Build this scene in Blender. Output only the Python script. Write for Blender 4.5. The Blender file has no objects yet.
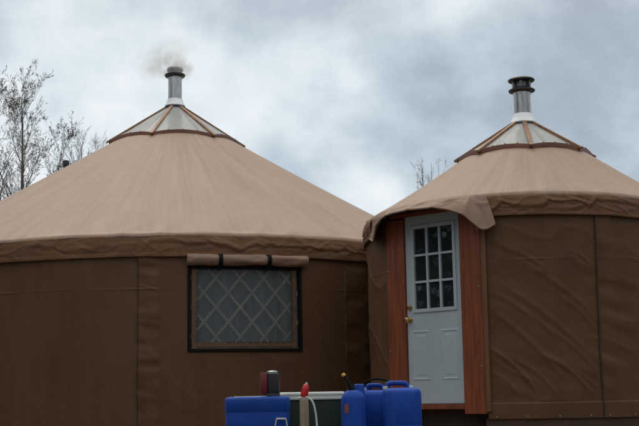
import bpy, math, random
import numpy as np
from mathutils import Matrix, Vector

R_ = math.radians
C = bpy.context.scene.collection
scene = bpy.context.scene

# ------------------------------------------------------------------ camera
F_PX, PITCH, ROLL, EYE = 1200.0, 0.1511, 0.0174, 1.6
cam_d = bpy.data.cameras.new("camera")
cam = bpy.data.objects.new("camera", cam_d)
C.objects.link(cam)
cam_d.sensor_width = 36.0
cam_d.lens = F_PX / 639.0 * 36.0
cam_d.clip_start, cam_d.clip_end = 0.1, 2000.0
cam.matrix_world = (Matrix.Translation((0, 0, EYE)) @ Matrix.Rotation(math.pi / 2 + PITCH, 4, 'X')
                    @ Matrix.Rotation(-ROLL, 4, 'Z'))
scene.camera = cam

# ------------------------------------------------------------------ exposure
scene.view_settings.view_transform = 'Standard'
scene.view_settings.look = 'None'
scene.view_settings.gamma = 1.0
scene.view_settings.exposure = 0.0
scene.view_settings.use_curve_mapping = False
scene.cycles.volume_step_rate = 0.5
scene.cycles.max_bounces = 8
scene.cycles.volume_bounces = 4

# ------------------------------------------------------------------ sky (overcast, with lighter breaks in the cloud)
SUN_EL, SUN_AZ = R_(58), R_(-20)          # azimuth measured from +Y (behind the yurts) towards +X
world = bpy.data.worlds.new("World")
scene.world = world
world.use_nodes = True
nt = world.node_tree
nt.nodes.clear()
N, L = nt.nodes, nt.links


def wn(kind, **kw):
    n = N.new(kind)
    for k, v in kw.items():
        setattr(n, k, v)
    return n


def wmath(op, a, b=None):
    n = wn('ShaderNodeMath', operation=op)
    for i, v in enumerate((a, b)):
        if v is None:
            continue
        if isinstance(v, (int, float)):
            n.inputs[i].default_value = v
        else:
            L.new(v, n.inputs[i])
    return n.outputs[0]


sky = wn('ShaderNodeTexSky', sky_type='NISHITA', sun_disc=False, sun_elevation=SUN_EL, sun_rotation=SUN_AZ)
tc = wn('ShaderNodeTexCoord')
sep = wn('ShaderNodeSeparateXYZ')
L.new(tc.outputs['Generated'], sep.inputs[0])
zc = wmath('MAXIMUM', sep.outputs[2], 0.0)
den = wmath('ADD', zc, 0.75)
px, py = wmath('DIVIDE', sep.outputs[0], den), wmath('DIVIDE', sep.outputs[1], den)
com = wn('ShaderNodeCombineXYZ')
L.new(px, com.inputs[0]); L.new(py, com.inputs[1])
n1 = wn('ShaderNodeTexNoise')
n1.inputs['Scale'].default_value = 6.6
n1.inputs['Detail'].default_value = 5.0
n1.inputs['Roughness'].default_value = 0.58
n1.inputs['Distortion'].default_value = 0.15
L.new(com.outputs[0], n1.inputs['Vector'])
n2 = wn('ShaderNodeTexNoise')
n2.inputs['Scale'].default_value = 17.0
n2.inputs['Detail'].default_value = 5.0
L.new(com.outputs[0], n2.inputs['Vector'])
fac = wmath('ADD', wmath('MULTIPLY', wmath('SUBTRACT', n1.outputs['Fac'], 0.5), 1.02),
            wmath('MULTIPLY', wmath('SUBTRACT', n2.outputs['Fac'], 0.5), 0.66))
fac = wmath('ADD', fac, 0.51)
# lighter breaks and darker banks of cloud: (direction, sharpness, amount)
SKY_BLOBS = [
    ((-0.225, 0.940, 0.215), 110, 0.34),
    ((-0.150, 0.955, 0.235), 260, 0.10),
    ((-0.075, 0.960, 0.245), 900, 0.24),
    ((-0.030, 0.970, 0.215), 1500, 0.16),
    ((0.012, 0.972, 0.262), 1500, 0.24),
    ((0.108, 0.950, 0.312), 2200, 0.30),
    ((0.047, 0.985, 0.160), 1600, 0.42),
    ((-0.265, 0.905, 0.318), 900, -0.20),
    ((0.190, 0.945, 0.255), 130, -0.13),
    ((0.090, 0.965, 0.225), 700, -0.08),
    ((-0.055, 0.978, 0.190), 1500, -0.20),
]
for d, k, amt in SKY_BLOBS:
    v = Vector(d).normalized()
    dp = wn('ShaderNodeVectorMath', operation='DOT_PRODUCT')
    L.new(tc.outputs['Generated'], dp.inputs[0])
    dp.inputs[1].default_value = v
    e = wmath('EXPONENT', wmath('MULTIPLY', wmath('SUBTRACT', dp.outputs['Value'], 1.0), float(k)))
    fac = wmath('ADD', fac, wmath('MULTIPLY', e, amt))
ramp = wn('ShaderNodeValToRGB')
cr = ramp.color_ramp
cr.elements[0].position, cr.elements[0].color = 0.0, (0.33, 0.385, 0.445, 1)
cr.elements[1].position, cr.elements[1].color = 1.0, (0.92, 0.945, 0.965, 1)
for pos, col in ((0.30, (0.415, 0.49, 0.56, 1)), (0.55, (0.565, 0.655, 0.725, 1)), (0.78, (0.755, 0.835, 0.88, 1))):
    el = cr.elements.new(pos)
    el.color = col
L.new(fac, ramp.inputs[0])
# an overcast sky is about three times as bright overhead as at the horizon
zen = wmath('ADD', wmath('MULTIPLY', wmath('MAXIMUM', wmath('SUBTRACT', zc, 0.30), 0.0), 2.4), 1.0)
cl = wn('ShaderNodeVectorMath', operation='SCALE')
L.new(ramp.outputs[0], cl.inputs[0])
L.new(wmath('MULTIPLY', zen, 10.0), cl.inputs['Scale'])
# the thick cloud overhead is whiter than the cold band near the horizon
zmix = wn('ShaderNodeMix', data_type='RGBA', blend_type='MULTIPLY')
L.new(wmath('MINIMUM', wmath('MULTIPLY', wmath('MAXIMUM', wmath('SUBTRACT', zc, 0.28), 0.0), 3.0), 1.0), zmix.inputs['Factor'])
L.new(cl.outputs[0], zmix.inputs[6])
zmix.inputs[7].default_value = (1.10, 0.97, 0.84, 1)
mixs = wn('ShaderNodeMix', data_type='RGBA')
mixs.inputs['Factor'].default_value = 0.94
L.new(sky.outputs[0], mixs.inputs[6])
L.new(zmix.outputs[2], mixs.inputs[7])
bg = wn('ShaderNodeBackground')
bg.inputs['Strength'].default_value = 0.10
L.new(mixs.outputs[2], bg.inputs['Color'])
wo = wn('ShaderNodeOutputWorld')
L.new(bg.outputs[0], wo.inputs['Surface'])

# ------------------------------------------------------------------ sun (veiled by cloud)
sun_d = bpy.data.lights.new("sun", 'SUN')
sun_d.energy, sun_d.angle, sun_d.color = 0.7, R_(25), (1.0, 0.93, 0.84)
sun = bpy.data.objects.new("sun", sun_d)
C.objects.link(sun)
sdir = Vector((math.sin(SUN_AZ) * math.cos(SUN_EL), math.cos(SUN_AZ) * math.cos(SUN_EL), math.sin(SUN_EL)))
sun.rotation_euler = (-sdir).to_track_quat('-Z', 'Y').to_euler()
sun.location = (0, 0, 30)

# ------------------------------------------------------------------ helpers
rng = np.random.default_rng(7)
LAT = rng.random((256, 256))


def vnoise(x, y, seed=0):
    x = np.asarray(x, float) + seed * 17.31
    y = np.asarray(y, float) + seed * 9.77
    xi, yi = np.floor(x).astype(int), np.floor(y).astype(int)
    fx, fy = x - xi, y - yi
    fx, fy = fx * fx * fx * (fx * (fx * 6 - 15) + 10), fy * fy * fy * (fy * (fy * 6 - 15) + 10)
    g = lambda i, j: LAT[i & 255, j & 255]
    a = g(xi, yi) * (1 - fx) + g(xi + 1, yi) * fx
    b = g(xi, yi + 1) * (1 - fx) + g(xi + 1, yi + 1) * fx
    return (a * (1 - fy) + b * fy) * 2 - 1


def fbm(x, y, seed=0, oct=3):
    s, a = 0.0, 1.0
    for o in range(oct):
        s = s + a * vnoise(np.asarray(x) * 2 ** o, np.asarray(y) * 2 ** o, seed + o * 3)
        a *= 0.5
    return s / 1.75


def ridge(x, y, seed=0):
    return 1 - np.abs(vnoise(x, y, seed)) * 2


def smooth(a, b, x):
    t = np.clip((np.asarray(x, float) - a) / (b - a), 0, 1)
    return t * t * (3 - 2 * t)


def gauss(x, c, w):
    return np.exp(-((np.asarray(x, float) - c) / w) ** 2)


class MB:
    """collects vertices and faces in world coordinates; build() links them as ONE mesh object"""
    def __init__(self):
        self.v, self.f = [], []

    def add(self, v, f):
        o = len(self.v)
        self.v += [tuple(map(float, p)) for p in v]
        self.f += [tuple(i + o for i in q) for q in f]
        return self

    def grid(self, P, closed=False, cap=False):
        """P: array (rows, cols, 3)"""
        r, c = P.shape[:2]
        f = []
        for i in range(r - 1):
            for j in range(c if closed else c - 1):
                k = (j + 1) % c
                f.append((i * c + j, i * c + k, (i + 1) * c + k, (i + 1) * c + j))
        if cap:
            f.append(tuple(range(c))[::-1])
            f.append(tuple((r - 1) * c + j for j in range(c)))
        return self.add(P.reshape(-1, 3), f)

    def box(self, c, s, M=None):
        v = [(sx * s[0] / 2, sy * s[1] / 2, sz * s[2] / 2) for sz in (-1, 1) for sy in (-1, 1) for sx in (-1, 1)]
        if M is not None:
            v = [tuple(M @ Vector(p)) for p in v]
        v = [(p[0] + c[0], p[1] + c[1], p[2] + c[2]) for p in v]
        return self.add(v, [(0, 2, 3, 1), (4, 5, 7, 6), (0, 1, 5, 4), (2, 6, 7, 3), (0, 4, 6, 2), (1, 3, 7, 5)])

    def tube(self, pts, rad, n=8, cap=True):
        pts = [Vector(p) for p in pts]
        rads = rad if hasattr(rad, '__len__') else [rad] * len(pts)
        rows = []
        up = None
        for i, p in enumerate(pts):
            t = (pts[min(i + 1, len(pts) - 1)] - pts[max(i - 1, 0)]).normalized()
            if up is None:
                up = t.orthogonal().normalized()
            else:
                up = (up - t * up.dot(t))
                up = up.normalized() if up.length > 1e-6 else t.orthogonal().normalized()
            b = t.cross(up)
            rows.append([p + (up * math.cos(2 * math.pi * k / n) + b * math.sin(2 * math.pi * k / n)) * rads[i] for k in range(n)])
        return self.grid(np.array([[tuple(q) for q in r] for r in rows]), closed=True, cap=cap)

    def lathe(self, prof, c=(0, 0, 0), n=32, cap=True):
        a = np.linspace(0, 2 * np.pi, n, endpoint=False)
        P = np.array([[(c[0] + r * math.cos(t), c[1] + r * math.sin(t), c[2] + z) for t in a] for r, z in prof])
        return self.grid(P, closed=True, cap=cap)

    def build(self, name, mat, parent=None, smooth_=True, bevel=0.0, origin=None, angle=35):
        root = parent
        while root is not None and root.parent is not None:
            root = root.parent
        o0 = Vector(origin) if origin is not None else (root.location.copy() if root is not None else Vector((0, 0, 0)))
        me = bpy.data.meshes.new(name)
        me.from_pydata([(p[0] - o0.x, p[1] - o0.y, p[2] - o0.z) for p in self.v], [], self.f)
        me.validate()
        me.update()
        me.materials.append(mat)
        if smooth_:
            me.polygons.foreach_set('use_smooth', [True] * len(me.polygons))
            me.set_sharp_from_angle(angle=R_(angle))
        ob = bpy.data.objects.new(name, me)
        C.objects.link(ob)
        if parent is not None:
            ob.parent = parent
        else:
            ob.location = o0
        if bevel:
            m = ob.modifiers.new('bevel', 'BEVEL')
            m.width, m.segments, m.limit_method = bevel, 2, 'ANGLE'
        return ob


def tag(o, label=None, cat=None, group=None, kind=None):
    for k, v in (('label', label), ('category', cat), ('group', group), ('kind', kind)):
        if v:
            o[k] = v
    return o


def thing(name, label, cat, loc, group=None):
    o = bpy.data.objects.new(name, None)
    C.objects.link(o)
    o.location = loc
    o.empty_display_size = 0.1
    return tag(o, label, cat, group)


# ------------------------------------------------------------------ materials
def mat(name, col, rough=0.7, metal=0.0, spec=0.5, var=None, bump=None, extra=None):
    """var = (scale, second colour, detail, vector scale); bump = (scale, strength, vector scale)"""
    m = bpy.data.materials.new(name)
    m.use_nodes = True
    t = m.node_tree
    b = t.nodes['Principled BSDF']
    b.inputs['Base Color'].default_value = (*col, 1)
    b.inputs['Roughness'].default_value = rough
    b.inputs['Metallic'].default_value = metal
    b.inputs['Specular IOR Level'].default_value = spec
    tcn = t.nodes.new('ShaderNodeTexCoord')

    def noise(scale, detail, vs):
        mp = t.nodes.new('ShaderNodeMapping')
        mp.inputs['Scale'].default_value = vs
        t.links.new(tcn.outputs['Object'], mp.inputs['Vector'])
        n = t.nodes.new('ShaderNodeTexNoise')
        n.inputs['Scale'].default_value = scale
        n.inputs['Detail'].default_value = detail
        t.links.new(mp.outputs[0], n.inputs['Vector'])
        return n
    if var:
        n = noise(var[0], var[2] if len(var) > 2 else 5, var[3] if len(var) > 3 else (1, 1, 1))
        rp = t.nodes.new('ShaderNodeValToRGB')
        rp.color_ramp.elements[0].position = 0.3
        rp.color_ramp.elements[1].position = 0.7
        rp.color_ramp.elements[0].color = (*col, 1)
        rp.color_ramp.elements[1].color = (*var[1], 1)
        t.links.new(n.outputs['Fac'], rp.inputs[0])
        t.links.new(rp.outputs[0], b.inputs['Base Color'])
    if bump:
        n = noise(bump[0], 4, bump[2] if len(bump) > 2 else (1, 1, 1))
        bp = t.nodes.new('ShaderNodeBump')
        bp.inputs['Strength'].default_value = bump[1]
        bp.inputs['Distance'].default_value = 0.01
        t.links.new(n.outputs['Fac'], bp.inputs['Height'])
        t.links.new(bp.outputs[0], b.inputs['Normal'])
    return m


def canvas_roof(name, base, light, stain):
    """weathered canvas: streaks running down the slope (polar coordinates round the yurt's axis)"""
    m = mat(name, base, 0.62, spec=0.35)
    t = m.node_tree
    b = t.nodes['Principled BSDF']
    tcn = t.nodes.new('ShaderNodeTexCoord')
    sp = t.nodes.new('ShaderNodeSeparateXYZ')
    t.links.new(tcn.outputs['Object'], sp.inputs[0])

    def mth(op, a, bb=None):
        n = t.nodes.new('ShaderNodeMath')
        n.operation = op
        for i, v in enumerate((a, bb)):
            if v is None:
                continue
            if isinstance(v, (int, float)):
                n.inputs[i].default_value = v
            else:
                t.links.new(v, n.inputs[i])
        return n.outputs[0]
    az = mth('ARCTAN2', sp.outputs[0], mth('MULTIPLY', sp.outputs[1], -1.0))

    def nz(su, sv, detail, scale=1.0):
        cb = t.nodes.new('ShaderNodeCombineXYZ')
        t.links.new(mth('MULTIPLY', az, su), cb.inputs[0])
        t.links.new(mth('MULTIPLY', sp.outputs[2], sv), cb.inputs[1])
        n = t.nodes.new('ShaderNodeTexNoise')
        n.inputs['Scale'].default_value = scale
        n.inputs['Detail'].default_value = detail
        t.links.new(cb.outputs[0], n.inputs['Vector'])
        return n.outputs['Fac']
    s1 = nz(26.0, 0.7, 5.0)       # long streaks
    s2 = nz(7.0, 1.6, 4.0)        # broad patches
    s3 = nz(120.0, 2.2, 3.0)      # fine streaks
    f = mth('ADD', mth('ADD', mth('MULTIPLY', s1, 0.42), mth('MULTIPLY', s2, 0.33)), mth('MULTIPLY', s3, 0.25))
    rp = t.nodes.new('ShaderNodeValToRGB')
    e = rp.color_ramp.elements
    e[0].position, e[0].color = 0.36, (*stain, 1)
    e[1].position, e[1].color = 0.64, (*light, 1)
    md = e.new(0.50)
    md.color = (*base, 1)
    t.links.new(f, rp.inputs[0])
    # droppings, mildew spots and scuffs
    vo = nz(30.0, 14.0, 2.0)
    v2 = nz(5.0, 3.0, 2.0)
    spot = mth('MULTIPLY', mth('GREATER_THAN', vo, 0.735), mth('GREATER_THAN', v2, 0.50))
    mxs = t.nodes.new('ShaderNodeMix')
    mxs.data_type = 'RGBA'
    t.links.new(mth('MULTIPLY', spot, 0.5), mxs.inputs['Factor'])
    t.links.new(rp.outputs[0], mxs.inputs[6])
    mxs.inputs[7].default_value = (0.13, 0.085, 0.060, 1)
    t.links.new(mxs.outputs[2], b.inputs['Base Color'])
    # cloth weave and small puckers
    n = t.nodes.new('ShaderNodeTexNoise')
    n.inputs['Scale'].default_value = 9.0
    n.inputs['Detail'].default_value = 6.0
    t.links.new(tcn.outputs['Object'], n.inputs['Vector'])
    bp = t.nodes.new('ShaderNodeBump')
    bp.inputs['Strength'].default_value = 0.35
    bp.inputs['Distance'].default_value = 0.02
    t.links.new(mth('ADD', n.outputs['Fac'], mth('MULTIPLY', s3, 0.6)), bp.inputs['Height'])
    t.links.new(bp.outputs[0], b.inputs['Normal'])
    return m


M = {}
M['roof'] = canvas_roof('tan canvas', (0.302, 0.202, 0.145), (0.335, 0.229, 0.170), (0.266, 0.174, 0.123))
M['valance'] = mat('hanging canvas', (0.170, 0.087, 0.045), 0.58, spec=0.2, var=(2.2, (0.128, 0.064, 0.034), 6), bump=(14, 0.35))  # darker copy of the roof cloth, its upright-face shade put into the colour
M['wall'] = mat('brown canvas', (0.108, 0.052, 0.0235), 0.55, spec=0.25, var=(0.9, (0.082, 0.0385, 0.018), 6), bump=(11, 0.30))
def run_marks(m, col, amount, vs=(7, 7, 0.35)):
    t = m.node_tree
    b = t.nodes['Principled BSDF']
    src = b.inputs['Base Color'].links[0].from_socket
    tcn = t.nodes.new('ShaderNodeTexCoord')
    mp = t.nodes.new('ShaderNodeMapping')
    mp.inputs['Scale'].default_value = vs
    t.links.new(tcn.outputs['Object'], mp.inputs[0])
    n = t.nodes.new('ShaderNodeTexNoise')
    n.inputs['Scale'].default_value = 1.0
    n.inputs['Detail'].default_value = 7.0
    n.inputs['Roughness'].default_value = 0.62
    t.links.new(mp.outputs[0], n.inputs['Vector'])
    mr = t.nodes.new('ShaderNodeMapRange')
    mr.inputs['From Min'].default_value, mr.inputs['From Max'].default_value = 0.48, 0.72
    mr.inputs['To Max'].default_value = amount
    t.links.new(n.outputs['Fac'], mr.inputs['Value'])
    mx = t.nodes.new('ShaderNodeMix')
    mx.data_type = 'RGBA'
    t.links.new(mr.outputs[0], mx.inputs['Factor'])
    t.links.new(src, mx.inputs[6])
    mx.inputs[7].default_value = (*col, 1)
    t.links.new(mx.outputs[2], b.inputs['Base Color'])
    mr2 = t.nodes.new('ShaderNodeMapRange')
    mr2.inputs['To Min'].default_value, mr2.inputs['To Max'].default_value = 0.48, 0.72
    t.links.new(n.outputs['Fac'], mr2.inputs['Value'])
    t.links.new(mr2.outputs[0], b.inputs['Roughness'])


run_marks(M['wall'], (0.128, 0.064, 0.028), 0.4)
run_marks(M['valance'], (0.200, 0.108, 0.064), 0.4, (5, 5, 1.2))
M['stitch'] = mat('dark stitching', (0.018, 0.013, 0.010), 0.8)
M['thread'] = mat('border thread', (0.055, 0.033, 0.021), 0.8)
M['border'] = mat('window border cloth', (0.130, 0.080, 0.050), 0.65, spec=0.2, var=(4, (0.10, 0.060, 0.038), 5), bump=(14, 0.3))
M['redwood'] = mat('red stained wood', (0.245, 0.056, 0.017), 0.5, var=(3.0, (0.115, 0.026, 0.010), 7, (9, 9, 0.7)), bump=(5, 0.3, (9, 9, 0.7)))
M['rib'] = mat('varnished pine', (0.31, 0.150, 0.066), 0.5, var=(2.0, (0.17, 0.075, 0.034), 6, (6, 6, 2)), bump=(8, 0.25))
M['rim'] = mat('stained rim wood', (0.18, 0.062, 0.030), 0.55, var=(3.0, (0.085, 0.030, 0.018), 6))
M['darkwood'] = mat('dark floor wood', (0.055, 0.030, 0.018), 0.8, var=(4, (0.03, 0.017, 0.011), 5))
M['platform'] = mat('platform boards', (0.075, 0.032, 0.020), 0.75, var=(3, (0.045, 0.02, 0.013), 6, (1, 1, 6)))
M['deck'] = mat('weathered deck boards', (0.20, 0.155, 0.12), 0.8, var=(3, (0.13, 0.10, 0.075), 6, (0.6, 6, 6)), bump=(6, 0.4, (0.6, 6, 6)))
M['steel'] = mat('stainless flue', (0.50, 0.48, 0.46), 0.20, metal=1.0, var=(5, (0.34, 0.32, 0.30), 5, (6, 6, 1.2)), bump=(9, 0.12, (6, 6, 0.6)))
M['flash'] = mat('galvanised flashing', (0.74, 0.75, 0.76), 0.45, metal=0.25, var=(6, (0.62, 0.63, 0.65), 5))
M['capblack'] = mat('sooted cap steel', (0.045, 0.046, 0.048), 0.38, metal=0.8, var=(9, (0.08, 0.08, 0.08), 5))
M['capgrey'] = mat('smoked cap steel', (0.30, 0.30, 0.305), 0.42, metal=0.8, var=(9, (0.07, 0.07, 0.07), 5))
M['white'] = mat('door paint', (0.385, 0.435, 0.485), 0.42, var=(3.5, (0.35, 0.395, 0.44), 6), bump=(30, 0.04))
M['brass'] = mat('brass', (0.55, 0.37, 0.13), 0.28, metal=1.0, var=(30, (0.42, 0.27, 0.09), 3))
M['zinc'] = mat('zinc screws', (0.33, 0.32, 0.31), 0.5, metal=1.0)
M['black'] = mat('black webbing', (0.007, 0.0065, 0.006), 0.75, spec=0.12, bump=(60, 0.2))
M['flap'] = mat('rolled canvas', (0.262, 0.165, 0.113), 0.6, spec=0.3, var=(3.0, (0.210, 0.130, 0.088), 6), bump=(14, 0.35))  # on the awning this tone stands for shaded roof cloth
M['lattice'] = mat('lattice laths', (0.52, 0.46, 0.38), 0.6, var=(5, (0.40, 0.34, 0.27), 5))
M['bluejug'] = mat('blue jug plastic', (0.002, 0.050, 0.34), 0.42, spec=0.3, var=(7, (0.002, 0.040, 0.27), 5), bump=(22, 0.10))
M['bluebox'] = mat('blue cooler plastic', (0.002, 0.048, 0.30), 0.45, spec=0.3, var=(6, (0.002, 0.038, 0.235), 5), bump=(18, 0.10))
run_marks(M['bluejug'], (0.020, 0.080, 0.36), 0.35, (14, 14, 5))
run_marks(M['bluebox'], (0.020, 0.075, 0.32), 0.35, (12, 12, 6))
M['green'] = mat('dark green plastic', (0.010, 0.026, 0.018), 0.5, var=(6, (0.015, 0.032, 0.022), 5))
M['lidwhite'] = mat('off white plastic', (0.52, 0.54, 0.52), 0.45, var=(7, (0.40, 0.42, 0.41), 5))
M['red'] = mat('red plastic', (0.50, 0.010, 0.014), 0.35, var=(9, (0.40, 0.008, 0.012), 3))
M['darkred'] = mat('dark red enamel', (0.13, 0.010, 0.010), 0.35, var=(9, (0.10, 0.008, 0.008), 3))
M['dgrey'] = mat('dark grey metal', (0.055, 0.058, 0.060), 0.38, metal=0.4, var=(12, (0.035, 0.037, 0.039), 4))
M['chrome'] = mat('chrome', (0.30, 0.30, 0.30), 0.35, metal=1.0, var=(20, (0.2, 0.2, 0.2), 3))
M['yellow'] = mat('yellow plastic', (0.62, 0.42, 0.07), 0.45, var=(20, (0.5, 0.33, 0.05), 3))
M['orange'] = mat('orange sticker', (0.24, 0.065, 0.045), 0.6, var=(40, (0.05, 0.03, 0.10), 3))
M['greywood'] = mat('weathered stake', (0.27, 0.215, 0.155), 0.8, var=(4, (0.17, 0.135, 0.10), 6, (8, 8, 1)), bump=(6, 0.5, (8, 8, 1)))
M['curtain'] = mat('sheer curtain', (0.20, 0.225, 0.25), 0.8, var=(3, (0.13, 0.15, 0.17), 5, (5, 5, 0.5)))
M['bark'] = mat('dark bark', (0.085, 0.076, 0.070), 0.9, var=(4, (0.14, 0.13, 0.12), 5, (3, 3, 1)), bump=(9, 0.6))
M['twig'] = mat('dark twigs', (0.15, 0.13, 0.12), 0.9, var=(2, (0.20, 0.175, 0.16), 4))
M['leaf'] = mat('last brown leaves', (0.075, 0.055, 0.028), 0.8, var=(3, (0.10, 0.065, 0.03), 3))
M['spruce'] = mat('spruce needles', (0.014, 0.027, 0.016), 0.8, var=(3, (0.028, 0.046, 0.024), 4))
M['pipeblack'] = mat('black pipe', (0.018, 0.018, 0.020), 0.6, var=(9, (0.03, 0.03, 0.03), 3))


def glass(name, tint, rough, opacity, haze=(0.1, 0.11, 0.12)):
    m = bpy.data.materials.new(name)
    m.use_nodes = True
    t = m.node_tree
    t.nodes.clear()
    out = t.nodes.new('ShaderNodeOutputMaterial')
    tr = t.nodes.new('ShaderNodeBsdfTransparent')
    tr.inputs[0].default_value = (*tint, 1)
    pb = t.nodes.new('ShaderNodeBsdfPrincipled')
    pb.inputs['Base Color'].default_value = (*haze, 1)
    pb.inputs['Roughness'].default_value = rough
    pb.inputs['Specular IOR Level'].default_value = 0.6
    mx = t.nodes.new('ShaderNodeMixShader')
    mx.inputs[0].default_value = opacity
    t.links.new(tr.outputs[0], mx.inputs[1])
    t.links.new(pb.outputs[0], mx.inputs[2])
    t.links.new(mx.outputs[0], out.inputs[0])
    tcn = t.nodes.new('ShaderNodeTexCoord')
    mp = t.nodes.new('ShaderNodeMapping')
    mp.inputs['Scale'].default_value = (9, 9, 1.0)
    t.links.new(tcn.outputs['Object'], mp.inputs[0])
    n = t.nodes.new('ShaderNodeTexNoise')
    n.inputs['Scale'].default_value = 1.6
    n.inputs['Detail'].default_value = 4
    t.links.new(mp.outputs[0], n.inputs['Vector'])
    bp = t.nodes.new('ShaderNodeBump')
    bp.inputs['Strength'].default_value = 0.25
    bp.inputs['Distance'].default_value = 0.006
    t.links.new(n.outputs['Fac'], bp.inputs['Height'])
    t.links.new(bp.outputs[0], pb.inputs['Normal'])
    return m, t, pb, mx, n


M['vinyl'], vt, vpb, vmx, vn = glass('clear vinyl', (0.85, 0.88, 0.9), 0.30, 0.42, (0.110, 0.116, 0.120))
rmp = vt.nodes.new('ShaderNodeMapRange')
rmp.inputs["To Min"].default_value, rmp.inputs["To Max"].default_value = 0.26, 0.76
vt.links.new(vn.outputs['Fac'], rmp.inputs['Value'])
vt.links.new(rmp.outputs[0], vmx.inputs[0])
# door glass: a dark room behind a clear, reflecting pane
gm = bpy.data.materials.new('window glass')
gm.use_nodes = True
gt = gm.node_tree
gb = gt.nodes['Principled BSDF']
gb.inputs['Base Color'].default_value = (0.016, 0.018, 0.020, 1)
gb.inputs['Roughness'].default_value = 0.03
gb.inputs['Specular IOR Level'].default_value = 0.7
gtc = gt.nodes.new('ShaderNodeTexCoord')
gn = gt.nodes.new('ShaderNodeTexNoise')
gn.inputs['Scale'].default_value = 6.0
gt.links.new(gtc.outputs['Object'], gn.inputs['Vector'])
gbp = gt.nodes.new('ShaderNodeBump')
gbp.inputs['Strength'].default_value = 0.05
gbp.inputs['Distance'].default_value = 0.01
gt.links.new(gn.outputs['Fac'], gbp.inputs['Height'])
gt.links.new(gbp.outputs[0], gb.inputs['Normal'])
M['glass'] = gm
# skylight vinyl: milky, lets daylight through
sm = bpy.data.materials.new('milky skylight vinyl')
sm.use_nodes = True
st = sm.node_tree
st.nodes.clear()
so = st.nodes.new('ShaderNodeOutputMaterial')
spb = st.nodes.new('ShaderNodeBsdfPrincipled')
spb.inputs['Base Color'].default_value = (0.80, 0.785, 0.775, 1)
spb.inputs['Roughness'].default_value = 0.3
stl = st.nodes.new('ShaderNodeBsdfTranslucent')
stl.inputs[0].default_value = (0.86, 0.84, 0.82, 1)
stt = st.nodes.new('ShaderNodeBsdfTransparent')
sm1, sm2 = st.nodes.new('ShaderNodeMixShader'), st.nodes.new('ShaderNodeMixShader')
sm1.inputs[0].default_value = 0.58
sm2.inputs[0].default_value = 0.22
stc = st.nodes.new('ShaderNodeTexCoord')
sn = st.nodes.new('ShaderNodeTexNoise')
sn.inputs['Scale'].default_value = 3.0
sn.inputs['Detail'].default_value = 5.0
st.links.new(stc.outputs['Object'], sn.inputs['Vector'])
smr = st.nodes.new('ShaderNodeMapRange')
smr.inputs['From Min'].default_value, smr.inputs['From Max'].default_value = 0.3, 0.7
smr.inputs['To Min'].default_value, smr.inputs['To Max'].default_value = 0.20, 0.06
st.links.new(sn.outputs['Fac'], smr.inputs['Value'])
st.links.new(smr.outputs[0], sm2.inputs[0])
st.links.new(spb.outputs[0], sm1.inputs[1]); st.links.new(stl.outputs[0], sm1.inputs[2])
st.links.new(sm1.outputs[0], sm2.inputs[1]); st.links.new(stt.outputs[0], sm2.inputs[2])
st.links.new(sm2.outputs[0], so.inputs[0])
M['skylight'] = sm

# ------------------------------------------------------------------ ground and deck
gmat = mat('forest ground', (0.060, 0.050, 0.030), 0.95, var=(0.35, (0.040, 0.048, 0.020), 8), bump=(3.0, 0.8))
mb = MB()
xs = np.concatenate([[-600, -300, -150], np.linspace(-80, 80, 81), [150, 300, 600]])
ys = np.concatenate([[-600, -300, -150], np.linspace(-80, 110, 96), [200, 400, 700]])
GX, GY = np.meshgrid(xs, ys)
GZ = 0.18 * fbm(GX * 0.21, GY * 0.21, 3) * smooth(4, 20, np.hypot(GX, GY - 12))
mb.grid(np.stack([GX, GY, GZ], -1))
tag(mb.build('ground', gmat), kind='structure')

DECK_Z = 1.20
mb = MB()
y = 9.3
while y < 24.3:
    mb.box((-1.3, y + 0.068, DECK_Z - 0.019 + random.Random(y).uniform(-0.0015, 0.0)), (13.4, 0.135, 0.038))
    y += 0.142
for xx in np.arange(-7.6, 5.2, 0.61):
    mb.box((xx, 16.8, DECK_Z - 0.040 - 0.09), (0.045, 14.9, 0.18))
mb.box((-1.3, 9.27, DECK_Z - 0.13), (13.4, 0.04, 0.22))
for xx in np.arange(-7.6, 5.3, 2.13):
    for yy in (9.5, 13.0, 16.5, 20.0, 24.0):
        mb.box((xx + 0.09, yy, (DECK_Z - 0.23) / 2 - 0.1), (0.12, 0.12, DECK_Z - 0.03))
tag(mb.build('deck', M['deck'], smooth_=False), kind='structure')


# ------------------------------------------------------------------ yurts
def cols(fine0, fine1, n, coarse=90, extra=()):
    """azimuth columns in degrees: fine in front, coarse at the back"""
    a = np.concatenate([np.linspace(fine0, fine1, n), np.linspace(fine1, fine0 + 360, coarse)[1:-1], np.asarray(extra, float)])
    return np.unique(np.round(a, 5))


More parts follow.
